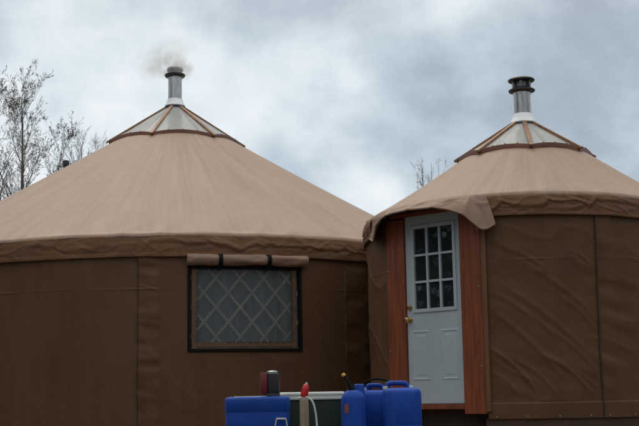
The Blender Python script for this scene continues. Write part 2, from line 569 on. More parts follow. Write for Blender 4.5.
class Yurt:
    def __init__(s, X, Y, R, ze, tilt, rr, rim_z):
        s.X, s.Y, s.R, s.ze, s.tilt, s.rr, s.rim_z = X, Y, R, ze, tilt, rr, rim_z

    def eave(s, az):
        a = np.radians(az)
        return s.ze + s.tilt[0] * s.R * np.sin(a) - s.tilt[1] * s.R * np.cos(a)

    def pt(s, az, r, z):
        a = np.radians(az)
        return np.stack(np.broadcast_arrays(s.X + r * np.sin(a), s.Y - r * np.cos(a), z), -1)

    def cbox(s, mb, a0, a1, z0, z1, r0, r1, n=12, dz=0.0):
        """a box bent round the yurt's axis"""
        az = np.linspace(a0, a1, n)
        rows = []
        for a, k in zip(az, np.linspace(0, 1, n)):
            rows.append([s.pt(a, r, z + dz * k) for r, z in ((r0, z0), (r1, z0), (r1, z1), (r0, z1))])
        mb.grid(np.array(rows), closed=True, cap=True)
        return mb

    def surface(s, az, rows, keep=None):
        """rows: list of (r array, z array) over az -> grid faces, dropping the cells keep() refuses"""
        P = np.array([s.pt(az, r, z) for r, z in rows])
        mb = MB()
        r, c = P.shape[:2]
        f = []
        for i in range(r - 1):
            for j in range(c - 1):
                if keep is None or keep(i, j):
                    f.append((i * c + j, i * c + j + 1, (i + 1) * c + j + 1, (i + 1) * c + j))
        mb.add(P.reshape(-1, 3), f)
        return mb


def roof(y, az, root, sag, seed, kink):
    ea = y.eave(az)
    rows = []
    K = 46
    for t in np.linspace(0, 1, K):
        r = (y.rr - 0.06) * (1 - t) + y.R * t
        z = (y.rim_z + 0.035) * (1 - t) + ea * t - sag * math.sin(math.pi * t)
        s_ = np.radians(az)
        w = 0.006 * fbm(s_ * 14, t * 2.2 + 0 * s_, seed) * t + 0.010 * np.abs(np.cos(s_ * y.nraft / 2)) ** 3 * math.sin(math.pi * t) ** 0.7 + 0.0035 * smooth(0.90, 0.93, np.cos((s_ + 0.11) * y.nraft / 4))
        w = w + 0.010 * ridge(s_ * y.R * 2.4 + 5 * t, 3.0 * t + 0 * s_, seed + 4) * smooth(0.80, 1.0, t) * 0.8
        rows.append((r + 0 * az, z + w))
    # roll over the eave
    for t in np.linspace(0.12, 1, 8):
        rows.append((y.R + 0.042 * math.sin(t * math.pi / 2) + 0.004 * vnoise(np.radians(az) * y.R * 3, 0 * az, seed + 6),
                     ea - 0.040 * (1 - math.cos(t * math.pi / 2)) - 0.014 * t + 0.006 * ridge(np.radians(az) * y.R * 2.4 + 5, 3.0 + 0 * az, seed + 4)))
    mb = y.surface(az, rows)
    P = len(az)
    n = len(rows)
    mb.f += [(i * P + P - 1, i * P, (i + 1) * P, (i + 1) * P + P - 1) for i in range(n - 1)]
    return mb.build('roof', M['roof'], root, angle=60)


def wrinkle_band(az, t, y, seed, amp=1.0):
    """irregular swags and tucks in a hanging canvas strip; t runs 0 (eave) .. 1 (hem)"""
    s_ = np.radians(az) * y.R
    t_ = t + 0 * s_
    env = math.sin(math.pi * min(max(t * 0.92 + 0.06, 0.0), 1.0)) ** 0.5
    wx = 0.55 * vnoise(s_ * 1.9, t_ * 1.1, seed + 9) + 0.25 * vnoise(s_ * 4.3, t_ * 2.0, seed + 10)
    wy = 0.60 * vnoise(s_ * 1.5, t_ * 0.9, seed + 11)
    # swags: shallow U shaped folds hanging between tucks, of uneven width
    ph = s_ * 1.35 + wx
    u = ph - np.floor(ph)
    depth = 0.5 + 0.5 * vnoise(np.floor(ph) * 3.7 + 0.37, 0 * s_ + 0.5, seed + 12)
    sw = t_ - (0.30 + 0.55 * depth * 4 * u * (1 - u) * 0.8) + 0.2 * wy
    swag = np.exp(-(sw / 0.13) ** 2) * (0.35 + 0.65 * depth) - 0.5 * np.exp(-((sw - 0.17) / 0.10) ** 2)
    tuck = np.clip(1 - np.abs(vnoise(s_ * 2.7 + 1.8 * t_ + wx, t_ * 0.8 + wy, seed)) * 5, 0, 1) ** 1.5
    patch = smooth(-0.25, 0.35, vnoise(s_ * 0.9, t_ * 0.6, seed + 14))
    c = fbm(s_ * 2.1 + wx, t_ * 1.6 + wy, seed + 5)
    fine = np.clip(1 - np.abs(vnoise(s_ * 5.5 + 2.2 * t_ + 2 * wx, t_ * 1.5 - s_ * 1.2 + wy, seed + 20)) * 4, 0, 1) ** 2
    fine2 = np.clip(1 - np.abs(vnoise(s_ * 4.5 - 2.6 * t_ + wx, t_ * 1.3 + s_ * 1.0 + wy, seed + 21)) * 4, 0, 1) ** 2
    pt = smooth(-0.2, 0.3, vnoise(s_ * 1.6, t_ * 0.7, seed + 22))
    return amp * env * (0.017 * swag * patch + 0.009 * tuck * (1 - 0.5 * patch) + 0.014 * c + 0.011 * fine * pt + 0.010 * fine2 * (1 - 0.6 * pt))


def chimney(y, root, zc0, prad, ztop, cap, collar_r):
    """flue through the top of the skylight: collar, pipe and cap"""
    c = (y.X, y.Y, 0)
    mb = MB()
    mb.lathe([(prad, DECK_Z + 1.2), (prad, ztop - 0.02), (prad * 1.03, ztop - 0.02), (prad * 1.03, ztop), (prad * 0.9, ztop)], c, 40)
    p = mb.build('chimney', M['steel'], root)
    for z in (zc0 + 0.13, ztop - 0.07):
        mb = MB()
        mb.lathe([(prad, z - 0.012), (prad * 1.035, z - 0.009), (prad * 1.035, z + 0.009), (prad, z + 0.012)], c, 40, cap=False)
        mb.build('joint_band', M['steel'], p)
    mb = MB()
    mb.lathe([(collar_r, zc0), (collar_r * 1.01, zc0 + 0.012), (collar_r * 0.97, zc0 + 0.020), (prad * 1.14, zc0 + 0.105), (prad * 1.06, zc0 + 0.125), (prad * 0.99, zc0 + 0.125)], c, 40, cap=False)
    mb.build('collar', M['flash'], p)
    mb = MB()
    mb.lathe([(collar_r * 0.99, zc0 - 0.030), (collar_r * 1.03, zc0 - 0.028), (collar_r * 1.03, zc0 - 0.004), (collar_r * 0.9, zc0 - 0.002)], c, 40)
    mb.build('collar_ring', M['capblack'], p)
    cap(p, c, prad, ztop)
    return p


def skylight(y, root, nribs, a0, zt, rt, over, rib_w):
    """a pyramid of milky vinyl panes on a wooden rim, held down by wooden ribs"""
    rr, rz = y.rr, y.rim_z
    az = a0 + np.linspace(0, 360, nribs * 20 + 1)[:-1]
    half = math.pi / nribs
    d = (np.radians(az - a0) % (2 * half)) - half
    pol = math.cos(half) / np.cos(d)                  # 1 at a rib, less between
    pol = 1 - 0.85 * (1 - pol)
    rslope = math.tan(R_(31))
    lift = rr * (1 - pol) * rslope                    # the rim lies on the roof's cone
    rows = []
    for t in np.linspace(0, 1, 14):
        r = (rt * (1 - t) + (rr - 0.015) * t) * pol
        z = zt * (1 - t) + (rz + 0.040 + lift) * t - 0.012 * math.sin(math.pi * t) * (1 - np.abs(d) / half) + 0.005 * fbm(np.radians(az) * 9, t * 4 + 0 * az, 31)
        rows.append(y.pt(az, r, z))
    mb = MB().grid(np.array(rows), closed=True)
    sk = mb.build('skylight', M['skylight'], root, angle=30)
    # rim hoop
    rows = []
    for dr, dz in ((-0.02, 0.0), (-0.02, 0.040), (0.0, 0.048), (0.020, 0.042), (0.026, 0.010), (0.024, -0.030), (0.0, -0.035)):
        rows.append(y.pt(az, rr * pol + dr + 0.004 * np.sin(np.radians(az) * 5), rz + dz + lift))
    mb = MB().grid(np.array(rows), closed=True)
    mb.build('rim', M['rim'], sk, angle=50)
    for k in range(nribs):
        a = a0 + k * 360 / nribs
        p0 = Vector(y.pt(a, rt * 0.95, zt + 0.012))
        slope = (rz + 0.045 - zt) / (rr - rt)
        r1 = rr + over
        p1 = Vector(y.pt(a, r1, zt + 0.012 + slope * (r1 - rt * 0.95)))
        mid, ln = (p0 + p1) / 2, (p1 - p0).length
        t = (p1 - p0).normalized()
        side = Vector((math.cos(R_(a)), math.sin(R_(a)), 0))
        nrm = t.cross(side)
        Mx = Matrix((t, side, nrm)).transposed()
        MB().box(mid, (ln, rib_w, 0.030), Mx).build('rib', M['rib'], sk, bevel=0.004)
    # stud heads along the rim
    for a in np.arange(a0, a0 + 360, 360 / nribs / 4):
        ca = ((a + 180) % 360) - 180
        if abs(ca) < 80 and abs((((a - a0) / (360 / nribs)) + 0.5) % 1 - 0.5) > 0.1:
            mb = MB().lathe([(0.0, 0.0), (0.011, 0.002), (0.012, 0.012), (0.006, 0.020), (0.0, 0.021)], tuple(y.pt(a, rr * (1 - 0.85 * (1 - math.cos(math.pi / nribs) / math.cos((R_(a - a0) % (2 * math.pi / nribs)) - math.pi / nribs))) + 0.003, rz + 0.036 + 0.6 * rr * 0.85 * (1 - math.cos(math.pi / nribs) / math.cos((R_(a - a0) % (2 * math.pi / nribs)) - math.pi / nribs)))), 8, cap=False)
            mb.build('stud', M['rim'], sk)
    return sk


def floor_disc(y, root, z0, z1, r, a_skip=None):
    mb = MB().lathe([(r, z0), (r, z1)], (y.X, y.Y, 0), 96)
    return mb.build('floor', M['darkwood'], root, smooth_=True)


# ================= the large yurt =================
B = Yurt(-2.344, 19.2256, 4.6462, 1.9264 + 1.6, (0.0063, -0.0201), 1.085, 5.635)
B.nraft = 44
big = thing('yurt', 'large tan and brown canvas yurt with a lattice window and a smoking steel chimney', 'yurt', (B.X, B.Y, DECK_Z))
WA0, WA1, WZ0, WZ1 = 8.85, 26.83, 2.148, 3.206
azb = cols(-100, 100, 900, 110, (WA0, WA1))
azb = azb[azb < 260 - 1e-6]
zrows = np.unique(np.round(np.concatenate([np.linspace(1.19, 3.56, 84), np.linspace(2.885, 2.965, 15), [WZ0, WZ1]]), 4))


def big_disp(az, z):
    s_ = np.radians(az) * B.R
    d = 0.012 * fbm(s_ * 0.9, z * 0.35 + 0 * s_, 11) + 0.0045 * fbm(s_ * 3.2, z * 0.8 + 0 * s_, 13)
    # a fold line left from packing, and the seam strips
    d = d + 0.0085 * gauss(z, 2.925 + 0.006 * vnoise(s_ * 1.3, 0 * s_, 4), 0.012) * (0.30 + 0.7 * smooth(-0.3, 0.6, vnoise(s_ * 2.2, 0 * s_, 5))) * (0.6 + 0.4 * vnoise(s_ * 9, 0 * s_, 6)) * (smooth(-60, -25, az) - smooth(6, 8, az) + smooth(28, 30, az))
    for a0, a1 in ((1.45, 4.6), (35.0, 39.2), (-52.0, -48.9), (72, 75)):
        inside = smooth(a0 - 0.12, a0, az) * (1 - smooth(a1, a1 + 0.12, az))
        d = d + inside * (0.009 + 0.013 * vnoise(s_ * 4 + z * 3, z * 11 + 0 * s_, 21) + 0.006 * np.clip(ridge(s_ * 3, z * 9 + s_ * 2, 24), 0, 1) ** 2)
        d = d + 0.006 * gauss(az, (a0 + a1) / 2, 2.6) * vnoise(s_ * 1.5, z * 7 + s_ * 2, 22)
    wz = z * 0.5 + 0.25 * s_ + 0.1 * vnoise(s_ * 2, z * 2 + 0 * s_, 25)
    d = d + 0.0045 * np.clip(ridge(s_ * 1.7 + 0.4 * z, wz, 26), 0, 1) ** 2 + 0.0016 * fbm(s_ * 7, z * 5 + 0 * s_, 27)
    # slack folds around the window
    u = (az - (WA0 + WA1) / 2) / 14.0
    d = d + 0.010 * ridge(s_ * 1.4 + z * 1.9, z * 1.1 - s_ * 0.8, 23) ** 3 * smooth(1.35, 1.5, z) * (1 - smooth(2.0, 2.25, z)) * np.exp(-u * u)
    return d


rows = [(B.R + big_disp(azb, z), z + 0 * azb) for z in zrows]
hole = lambda i, j: not (WA0 - 1e-4 <= azb[j] and azb[j + 1] <= WA1 + 1e-4 and WZ0 - 1e-4 <= zrows[i] and zrows[i + 1] <= WZ1 + 1e-4)
mb = B.surface(azb, rows, hole)
n_, P_ = len(rows), len(azb)
mb.f += [(i * P_ + P_ - 1, i * P_, (i + 1) * P_, (i + 1) * P_ + P_ - 1) for i in range(n_ - 1)]
bwall = mb.build('wall', M['wall'], big, angle=60)
for a in (1.45, 35.0):
    mb = MB()
    zz = np.linspace(1.2, 3.5, 90)
    mb.tube([B.pt(a, B.R + 0.0045 + float(big_disp(np.array([a]), z)[0]), z) for z in zz], 0.004, 4)
    mb.build('seam', M['stitch'], bwall)
broof = roof(B, azb, big, 0.035, 40, None)
# valance
ea = B.eave(azb)
rows = []
vz = ea - 0.040
bottom = 0.305
for t in np.linspace(0, 1, 22):
    w = wrinkle_band(azb, t, B, 50)
    hem = 0.006 * (smooth(0.84, 0.87, t))
    rows.append((B.R + 0.036 + 0.012 * t ** 0.3 + 0.012 * math.sin(t * 3) + w + hem - 0.014 * t, vz - (bottom - 0.040) * t + 0.010 * t * fbm(np.radians(azb) * 9, 0 * azb, 52)))
rows.append((B.R + 0.012 + 0 * azb, rows[-1][1] + 0.004))
mb = B.surface(azb, rows)
n_ = len(rows)
mb.f += [(i * P_ + P_ - 1, i * P_, (i + 1) * P_, (i + 1) * P_ + P_ - 1) for i in range(n_ - 1)]
mb.build('valance', M['valance'], broof, angle=60)
floor_disc(B, big, DECK_Z + 0.004, 1.36, B.R - 0.05)

# window: frame > border, pane, rolled flap with its straps; laths behind it
mb = MB()
fw = 0.45
for a0, a1, z0, z1 in ((WA0, WA0 + fw, WZ0, WZ1), (WA1 - fw, WA1, WZ0, WZ1)):
    B.cbox(mb, a0, a1, z0, z1, B.R - 0.03, B.R + 0.020, 3)
B.cbox(mb, WA0 + fw, WA1 - fw, WZ0, WZ0 + 0.040, B.R - 0.03, B.R + 0.020, 14)
B.cbox(mb, WA0 + fw, WA1 - fw, WZ1 - 0.04, WZ1, B.R - 0.03, B.R + 0.020, 14)
win = mb.build('window', M['black'], big, bevel=0.004)
tag(win, 'black framed lattice window under a rolled canvas flap')
mb = MB()
IA0, IA1, IZ0, IZ1 = WA0 + 1.42, WA1 - 1.55, WZ0 + 0.118, WZ1 - 0.04
B.cbox(mb, WA0 + fw + 0.16, IA0, WZ0 + 0.04, WZ1 - 0.04, B.R - 0.020, B.R - 0.004, 3)
B.cbox(mb, IA1, WA1 - fw - 0.35, WZ0 + 0.04, WZ1 - 0.04, B.R - 0.020, B.R - 0.004, 3)
B.cbox(mb, IA0, IA1, WZ0 + 0.062, IZ0, B.R - 0.020, B.R - 0.004, 14)
B.cbox(mb, WA0 + fw, WA1 - fw, WZ0 + 0.040, WZ0 + 0.050, B.R - 0.020, B.R + 0.002, 14)
nb_ = len(mb.f)                                         # then the stitch bars, the border's own pattern
rs = random.Random(5)
for z in np.arange(IZ0 + 0.02, IZ1 - 0.02, 0.046):
    for a in (WA0 + fw + 0.75, IA1 + 0.55):
        if rs.random() < 0.4:
            continue
        w = rs.choice((0.12, 0.2, 0.26)) + rs.uniform(-0.05, 0.05)
        B.cbox(mb, a - w, a + w, z, z + 0.009, B.R - 0.005, B.R - 0.0015, 2)
for a in (IA0 + 0.02, IA1 - 0.02):
    z = IZ0
    while z < IZ1 - 0.05:
        h = rs.uniform(0.03, 0.12)
        B.cbox(mb, a - 0.06, a + 0.06 + rs.uniform(0, 0.05), z, z + h, B.R - 0.0045, B.R - 0.001, 2)
        z += h + rs.uniform(0.01, 0.05)
a = IA0 + 4.5
while a < IA1 - 0.6:
    w = rs.uniform(0.2, 0.8)
    B.cbox(mb, a, min(a + w, IA1 - 0.1), IZ0 - 0.006, IZ0 + 0.006, B.R - 0.0045, B.R - 0.001, 3)
    a += w + rs.uniform(0.1, 0.5)
bo = mb.build('border', M['border'], win, smooth_=False)
bo.data.materials.append(M['thread'])
for q in bo.data.polygons:
    if q.index >= nb_:
        q.material_index = 1
pa, pz = np.linspace(IA0 - 0.05, IA1 + 0.05, 90), np.linspace(IZ0 - 0.01, IZ1 + 0.01, 60)
P = np.array([B.pt(pa, B.R - 0.024 + 0.004 * fbm(np.radians(pa) * B.R * 7, z * 0.7 + 0 * pa, 61) + 0.002 * vnoise(np.radians(pa) * B.R * 22, z * 0.9 + 0 * pa, 62), z + 0 * pa) for z in pz])
MB().grid(P).build('pane', M['vinyl'], win, angle=80)
# laths of the inner wall, crossing behind the pane
mb = MB()
SX, SZ = 0.308, 0.362
sc = math.radians(13.25) * B.R
for sgn, rad in ((1, B.R - 0.058), (-1, B.R - 0.070)):
    for k in range(-14, 15):
        pts = []
        for z in np.linspace(1.42, 3.50, 40):
            s_ = sc + k * SX + sgn * (z - 3.062) / SZ * SX
            pts.append((s_, z))
        rows = []
        tx, tz = SX / math.hypot(SX, SZ), SZ / math.hypot(SX, SZ)
        nx, nz = tz * 0.0150, -sgn * tx * 0.0150
        for s_, z in pts:
            if not (-0.30 < s_ < 3.2):
                continue
            q = []
            for w, rr_ in ((-1, rad - 0.005), (1, rad - 0.005), (1, rad + 0.005), (-1, rad + 0.005)):
                q.append(B.pt(math.degrees((s_ + w * nx) / B.R), rr_, z + w * nz))
            rows.append(q)
        if len(rows) > 1:
            mb.grid(np.array(rows), closed=True, cap=True)
mb.build('lattice', M['lattice'], win, smooth_=False)
# sheer curtain hanging in soft folds behind the laths
pa, pz = np.linspace(IA0 - 3, IA1 + 3, 150), np.linspace(1.95, 3.40, 12)
P = np.array([B.pt(pa, B.R - 0.130 + 0.020 * np.sin(np.radians(pa) * B.R * 38 + 2.5 * vnoise(pa * 0.4, z * 0.5 + 0 * pa, 64)) * (0.4 + 0.6 * vnoise(pa * 0.35, z * 0.2 + 0 * pa, 65)), z + 0 * pa) for z in pz])
MB().grid(P).build('curtain', M['curtain'], win, angle=80)
# rolled flap
mb = MB()
ra = np.linspace(WA0 - 0.10, WA1 + 0.65, 120)
rows = []
for a, k in zip(ra, np.linspace(0, 1, 120)):
    q = []
    pinch = 1 - 0.16 * gauss(a, 13.75, 0.55) - 0.16 * gauss(a, 21.2, 0.55)
    for th in np.linspace(0, 2 * np.pi, 24, endpoint=False):
        s_ = math.radians(a) * B.R
        rad_ = 0.068 * pinch * (1 + 0.05 * k * k) * (1 + 0.16 * float(vnoise(s_ * 3 + math.cos(th), th * 1.2, 71)) + 0.10 * float(ridge(s_ * 6 + th, math.sin(th) * 1.5, 72)))
        q.append(B.pt(a, B.R + 0.058 + rad_ * 0.85 * math.sin(th), 3.275 - 0.004 * math.sin(k * 3.1) + 0.004 * k + rad_ * math.cos(th)))
    rows.append(q)
mb.grid(np.array(rows), closed=True, cap=True)
fl = mb.build('rolled_flap', M['flap'], win, angle=70)
for a in (13.75, 21.2):
    mb = MB()
    wd = 0.30
    prof = [(B.R + 0.058 + 0.064 * math.sin(t), 3.275 + 0.070 * math.cos(t)) for t in np.linspace(-0.3, 2.9, 18)] + [(B.R + 0.05, 3.175), (B.R + 0.046, 3.150)]
    rows = [[B.pt(aa, r_, z_) for r_, z_ in prof] for aa in (a - wd, a + wd)]
    rows2 = [[B.pt(aa, r_ - 0.006, z_) for r_, z_ in prof] for aa in (a + wd, a - wd)]
    mb.grid(np.array(rows + rows2 + [rows[0]]))
    mb.build('strap', M['black'], win, angle=50)

skylight(B, big, 7, -11.7, 6.310, 0.150, 0.06, 0.055)


def cap_big(p, c, prad, zt):
    mb = MB().lathe([(prad * 0.95, zt - 0.045), (prad * 1.42, zt - 0.040), (prad * 1.52, zt - 0.022), (prad * 1.52, zt - 0.008), (prad * 1.40, zt + 0.004), (prad * 0.95, zt + 0.006)], c, 40)
    mb.build('cap_ring', M['capblack'], p)
    mb = MB().lathe([(prad * 0.92, zt + 0.006), (prad * 0.98, zt + 0.05), (prad * 1.16, zt + 0.062), (prad * 1.20, zt + 0.085), (prad * 1.10, zt + 0.105), (prad * 0.6, zt + 0.122), (0.01, zt + 0.128)], c, 40)
    mb.build('cap', M['capgrey'], p)


chimney(B, big, 6.335, 0.112, 6.880, cap_big, 0.165)

# ================= the small yurt =================
S = Yurt(2.5462, 14.5646, 1.9667, 2.017 + 1.6, (-0.0224, -0.0517), 0.815, 4.420)
S.nraft = 26
small = thing('yurt', 'small tan and brown canvas yurt with a white door and an unlit capped chimney', 'yurt', (S.X, S.Y, DECK_Z))
PHI = -0.7665
DA = math.degrees(PHI)
A_R, A_L = -24.2, -64.0                           # where the wall cloth meets the door frame
azs = cols(-125, 100, 900, 80, (A_R, A_L))
azs = azs[azs < 235 - 1e-6]
HEM = 1.490
zs = np.unique(np.round(np.concatenate([np.linspace(1.326, 3.68, 110), np.linspace(2.95, 3.03, 13), [HEM - 0.004, HEM + 0.004]]), 4))


def seg(s_, z, s0, z0, s1, z1, w, amp):
    """a straight crease from (s0,z0) to (s1,z1), soft at both ends"""
    dx, dz = s1 - s0, z1 - z0
    ln = math.hypot(dx, dz)
    u = ((s_ - s0) * dx + (z - z0) * dz) / ln
    v = ((z - z0) * dx - (s_ - s0) * dz) / ln - 0.05 * np.sin(np.clip(u / ln, 0, 1) * 3.14)
    return amp * np.exp(-(v / w) ** 2) * smooth(-0.05, 0.25 * ln, u) * (1 - smooth(0.72 * ln, ln * 1.02, u))


def small_disp(az, z):
    s_ = np.radians(az) * S.R
    d = 0.010 * fbm(s_ * 1.1, z * 0.8 + 0 * s_, 81)
    slack = smooth(A_R, A_R + 4, az) * (1 - smooth(8.5, 10.6, az)) * smooth(1.50, 1.62, z) * (1 - smooth(2.95, 3.3, z))
    fold = ridge(s_ * 0.75 + z * 2.6, s_ * 0.9 - z * 0.5, 83)
    d = d + slack * (0.009 * np.clip(fold, -0.2, 1) ** 2 + 0.006 * fbm(s_ * 2.0 + z * 5.0, s_ * 2.2 - z * 1.2, 84))
    # draped creases falling from the door frame towards the seam
    for q in ((-0.84, 2.10, -0.28, 1.55, 0.017, 0.012), (-0.80, 2.50, 0.02, 1.66, 0.024, 0.009), (-0.70, 2.78, 0.34, 1.88, 0.028, 0.008),
              (-0.30, 2.02, 0.30, 1.53, 0.018, 0.011), (-0.60, 1.98, -0.08, 1.53, 0.015, 0.009), (-0.45, 2.98, 0.36, 2.32, 0.026, 0.008), (-0.82, 1.82, -0.50, 1.55, 0.014, 0.008),
              (-0.78, 2.66, -0.30, 2.30, 0.016, 0.007), (-0.10, 2.62, 0.36, 2.18, 0.018, 0.007), (-0.25, 2.30, 0.36, 1.74, 0.016, 0.008), (-0.68, 3.16, -0.10, 2.80, 0.020, 0.006),
              (-0.05, 1.86, 0.36, 1.56, 0.013, 0.008), (-0.50, 2.50, -0.05, 2.06, 0.014, 0.006), (0.02, 3.10, 0.36, 2.84, 0.016, 0.006)):
        d = d + 1.05 * seg(s_, z, *q)
    # fine crumples riding on the folds
    wz = z + 0.35 * s_ + 0.06 * vnoise(s_ * 3, z * 3 + 0 * s_, 95)
    d = d + 0.0075 * np.clip(ridge(wz * 6.5, s_ * 1.3 - z * 0.7, 96), 0, 1) ** 2 * smooth(-0.2, 0.4, vnoise(s_ * 1.7, z * 1.7 + 0 * s_, 97))
    d = d + 0.0022 * fbm(wz * 11, s_ * 3.5 - z, 98)
    # left strip beside the door
    lft = smooth(-110, -100, az) * (1 - smooth(A_L - 1.5, A_L, az))
    d = d + lft * 0.014 * ridge(s_ * 1.3 + z * 1.6, s_ * 0.6 - z * 0.9, 85) ** 3
    # right of the seam: short cross puckers that fade out
    rt = smooth(10.9, 11.4, az)
    d = d + rt * (1 - smooth(14, 30, az)) * (0.009 * vnoise(s_ * 1.6, z * 8.5 + s_ * 2, 86) + 0.004)
    d = d + smooth(20, 40, az) * 0.016 * np.clip(ridge(s_ * 0.9 + z * 2.0, s_ * 0.8 - z * 0.6, 87), -0.2, 1) ** 2
    d = d + 0.010 * rt * (1 - smooth(16.0, 16.5, az))
    d = d + 0.005 * gauss(z, 2.99 + 0.008 * vnoise(s_ * 1.6, 0 * s_, 88), 0.012) * (0.30 + 0.7 * smooth(-0.4, 0.5, vnoise(s_ * 2.6, 0 * s_, 89))) * (0.6 + 0.4 * vnoise(s_ * 9, 0 * s_, 6))
    if np.ndim(z) == 0:
        h = float(z) <= HEM
        if h:
            d = 0.35 * d + 0.010 + 0.003 * vnoise(s_ * 7, z * 3 + 0 * s_, 90)
    return d


rows = [(S.R + small_disp(azs, z), z + 0 * azs) for z in zs]
keep = lambda i, j: not (A_L - 1e-4 <= azs[j] and azs[j + 1] <= A_R + 1e-4)
mb = S.surface(azs, rows, keep)
n_, P_ = len(rows), len(azs)
mb.f += [(i * P_ + P_ - 1, i * P_, (i + 1) * P_, (i + 1) * P_ + P_ - 1) for i in range(n_ - 1)]
swall = mb.build('wall', M['wall'], small, angle=60)
zz = np.linspace(1.33, 3.6, 120)
mb = MB()
mb.tube([S.pt(10.75 + 0.25 * math.sin(z * 2.1), S.R + 0.006 + float(small_disp(np.array([10.75]), z)[0]), z) for z in zz], 0.006, 5)
mb.build('seam', M['stitch'], swall)
mb = MB()
S.cbox(mb, A_R - 0.6, A_R + 1.05, 1.40, 3.45, S.R - 0.01, S.R + 0.034, 3)
mb.build('edge_strip', M['valance'], swall, bevel=0.005)
for a in (-21.5, -12.3, -2.8, 6.6, 12.5, 21.0, -80.0, -70.0):
    c0 = S.pt(a, S.R + 0.016, 1.352)
    nrm = Vector((math.sin(R_(a)), -math.cos(R_(a)), 0))
    MB().tube([Vector(c0), Vector(c0) + nrm * 0.006], 0.009, 10).build('screw', M['zinc'], swall)

sroof = roof(S, azs, small, 0.020, 45, None)
# valance all round except over the door, where the cloth is propped out as an awning
V_R, V_L = -22.4, -74.0
ea = S.eave(azs)
rows = []
for t in np.linspace(0, 1, 24):
    w = wrinkle_band(azs, t, S, 55, 1.0)
    hem = 0.006 * smooth(0.86, 0.89, t)
    rows.append((S.R + 0.036 + 0.012 * t ** 0.3 + 0.014 * math.sin(t * 3) + w + hem - 0.012 * t, (ea - 0.040) - 0.220 * t + 0.006 * t * fbm(np.radians(azs) * 9, 0 * azs, 57)))
rows.append((S.R + 0.012 + 0 * azs, rows[-1][1] + 0.004))
keepv = lambda i, j: not (V_L <= azs[j] and azs[j + 1] <= V_R)
mb = S.surface(azs, rows, keepv)
n_ = len(rows)
mb.f += [(i * P_ + P_ - 1, i * P_, (i + 1) * P_, (i + 1) * P_ + P_ - 1) for i in range(n_ - 1)]
mb.build('valance', M['valance'], sroof, angle=60)
AW = np.array([  # azimuth, how far the hem stands out, how far it hangs
    (-19.2, 0.095, 0.350), (-21.0, 0.130, 0.395), (-23.2, 0.155, 0.415), (-25.0, 0.185, 0.345), (-28.0, 0.225, 0.240),
    (-32.0, 0.255, 0.180), (-37.0, 0.280, 0.145), (-44.0, 0.295, 0.130), (-51.0, 0.290, 0.135), (-56.0, 0.270, 0.160), (-60.0, 0.235, 0.210),
    (-64.0, 0.180, 0.330), (-67.0, 0.130, 0.345), (-70.0, 0.095, 0.325), (-73.0, 0.070, 0.290), (-76.0, 0.050, 0.262)])
aw = np.linspace(-76, -19.2, 260)
off = np.interp(aw, AW[::-1, 0], AW[::-1, 1])
drp = np.interp(aw, AW[::-1, 0], AW[::-1, 2])
k = np.ones(9) / 9
off = np.convolve(np.pad(off, 4, mode='edge'), k, 'valid')
drp = np.convolve(np.pad(drp, 4, mode='edge'), k, 'valid')
ea2 = S.eave(aw)
rows = []
for t in np.linspace(0, 1, 26):
    s_ = np.radians(aw) * S.R
    w = 0.020 * np.clip(ridge(s_ * 3.6 + 0.9 * t + 0.3 * vnoise(s_ * 2, t + 0 * s_, 93), t * 1.2 + 0 * s_, 91), -0.2, 1) ** 2 + 0.014 * fbm(s_ * 3.0, t * 2 + 0 * s_, 92) + 0.022 * gauss(aw + 1.5 * t, -26.0, 1.0) - 0.014 * gauss(aw - 2 * t, -23.5, 0.9) + 0.015 * gauss(aw + 5 * t, -30.5, 1.2)
    w = w * math.sin(math.pi * min(1, t * 0.85 + 0.02))
    rad = S.R + 0.030 + (off - 0.030) * (t ** 0.9)
    zz_ = ea2 - 0.020 - (drp - 0.020) * (0.62 * t + 0.38 * t * t) + w * 0.8
    rows.append((rad + w * 0.5, zz_))
top = list(rows)
for r_, z_ in top[::-1]:                              # underside, a cloth's thickness below
    rows.append((r_ - 0.007, z_ - 0.005))
tt = list(np.linspace(0, 1, 26))
tt = tt + tt[::-1]
P = np.array([S.pt(aw - 3.4 * (1 - q) * smooth(-31, -19.2, aw), r_, z_) for q, (r_, z_) in zip(tt, rows)])
awn = MB().grid(P)
awn.tube([tuple(q) for q in P[25][::2]], 0.012, 8)
awn.build('door_awning', M['flap'], sroof, angle=60)  # same cloth as the roof; its tilt shade is painted by this darker material
# platform
mb = MB().lathe([(S.R - 0.22, DECK_Z + 0.004), (S.R - 0.22, 1.455)], (S.X, S.Y, 0), 96)
mb.build('floor', M['darkwood'], small)
mb = MB()
S.cbox(mb, A_R - 1.0, 180, DECK_Z + 0.006, 1.325, S.R - 0.06, S.R - 0.012, 60)
S.cbox(mb, -180, A_L, DECK_Z + 0.006, 1.325, S.R - 0.06, S.R - 0.012, 40)
mb.build('platform_rim', M['platform'], small)

# ---- door
NV = Vector((math.sin(PHI), -math.cos(PHI), 0))
TV = Vector((math.cos(PHI), math.sin(PHI), 0))
D0 = Vector((S.X, S.Y, 1.481)) + NV * (S.R - 0.0875)
DM = Matrix((TV, NV, Vector((0, 0, 1)))).transposed()


def dbox(mb, u0, u1, w0, w1, d0, d1):
    c = D0 + TV * ((u0 + u1) / 2) + NV * ((d0 + d1) / 2) + Vector((0, 0, (w0 + w1) / 2))
    return mb.box(c, (u1 - u0, abs(d1 - d0), w1 - w0), DM)


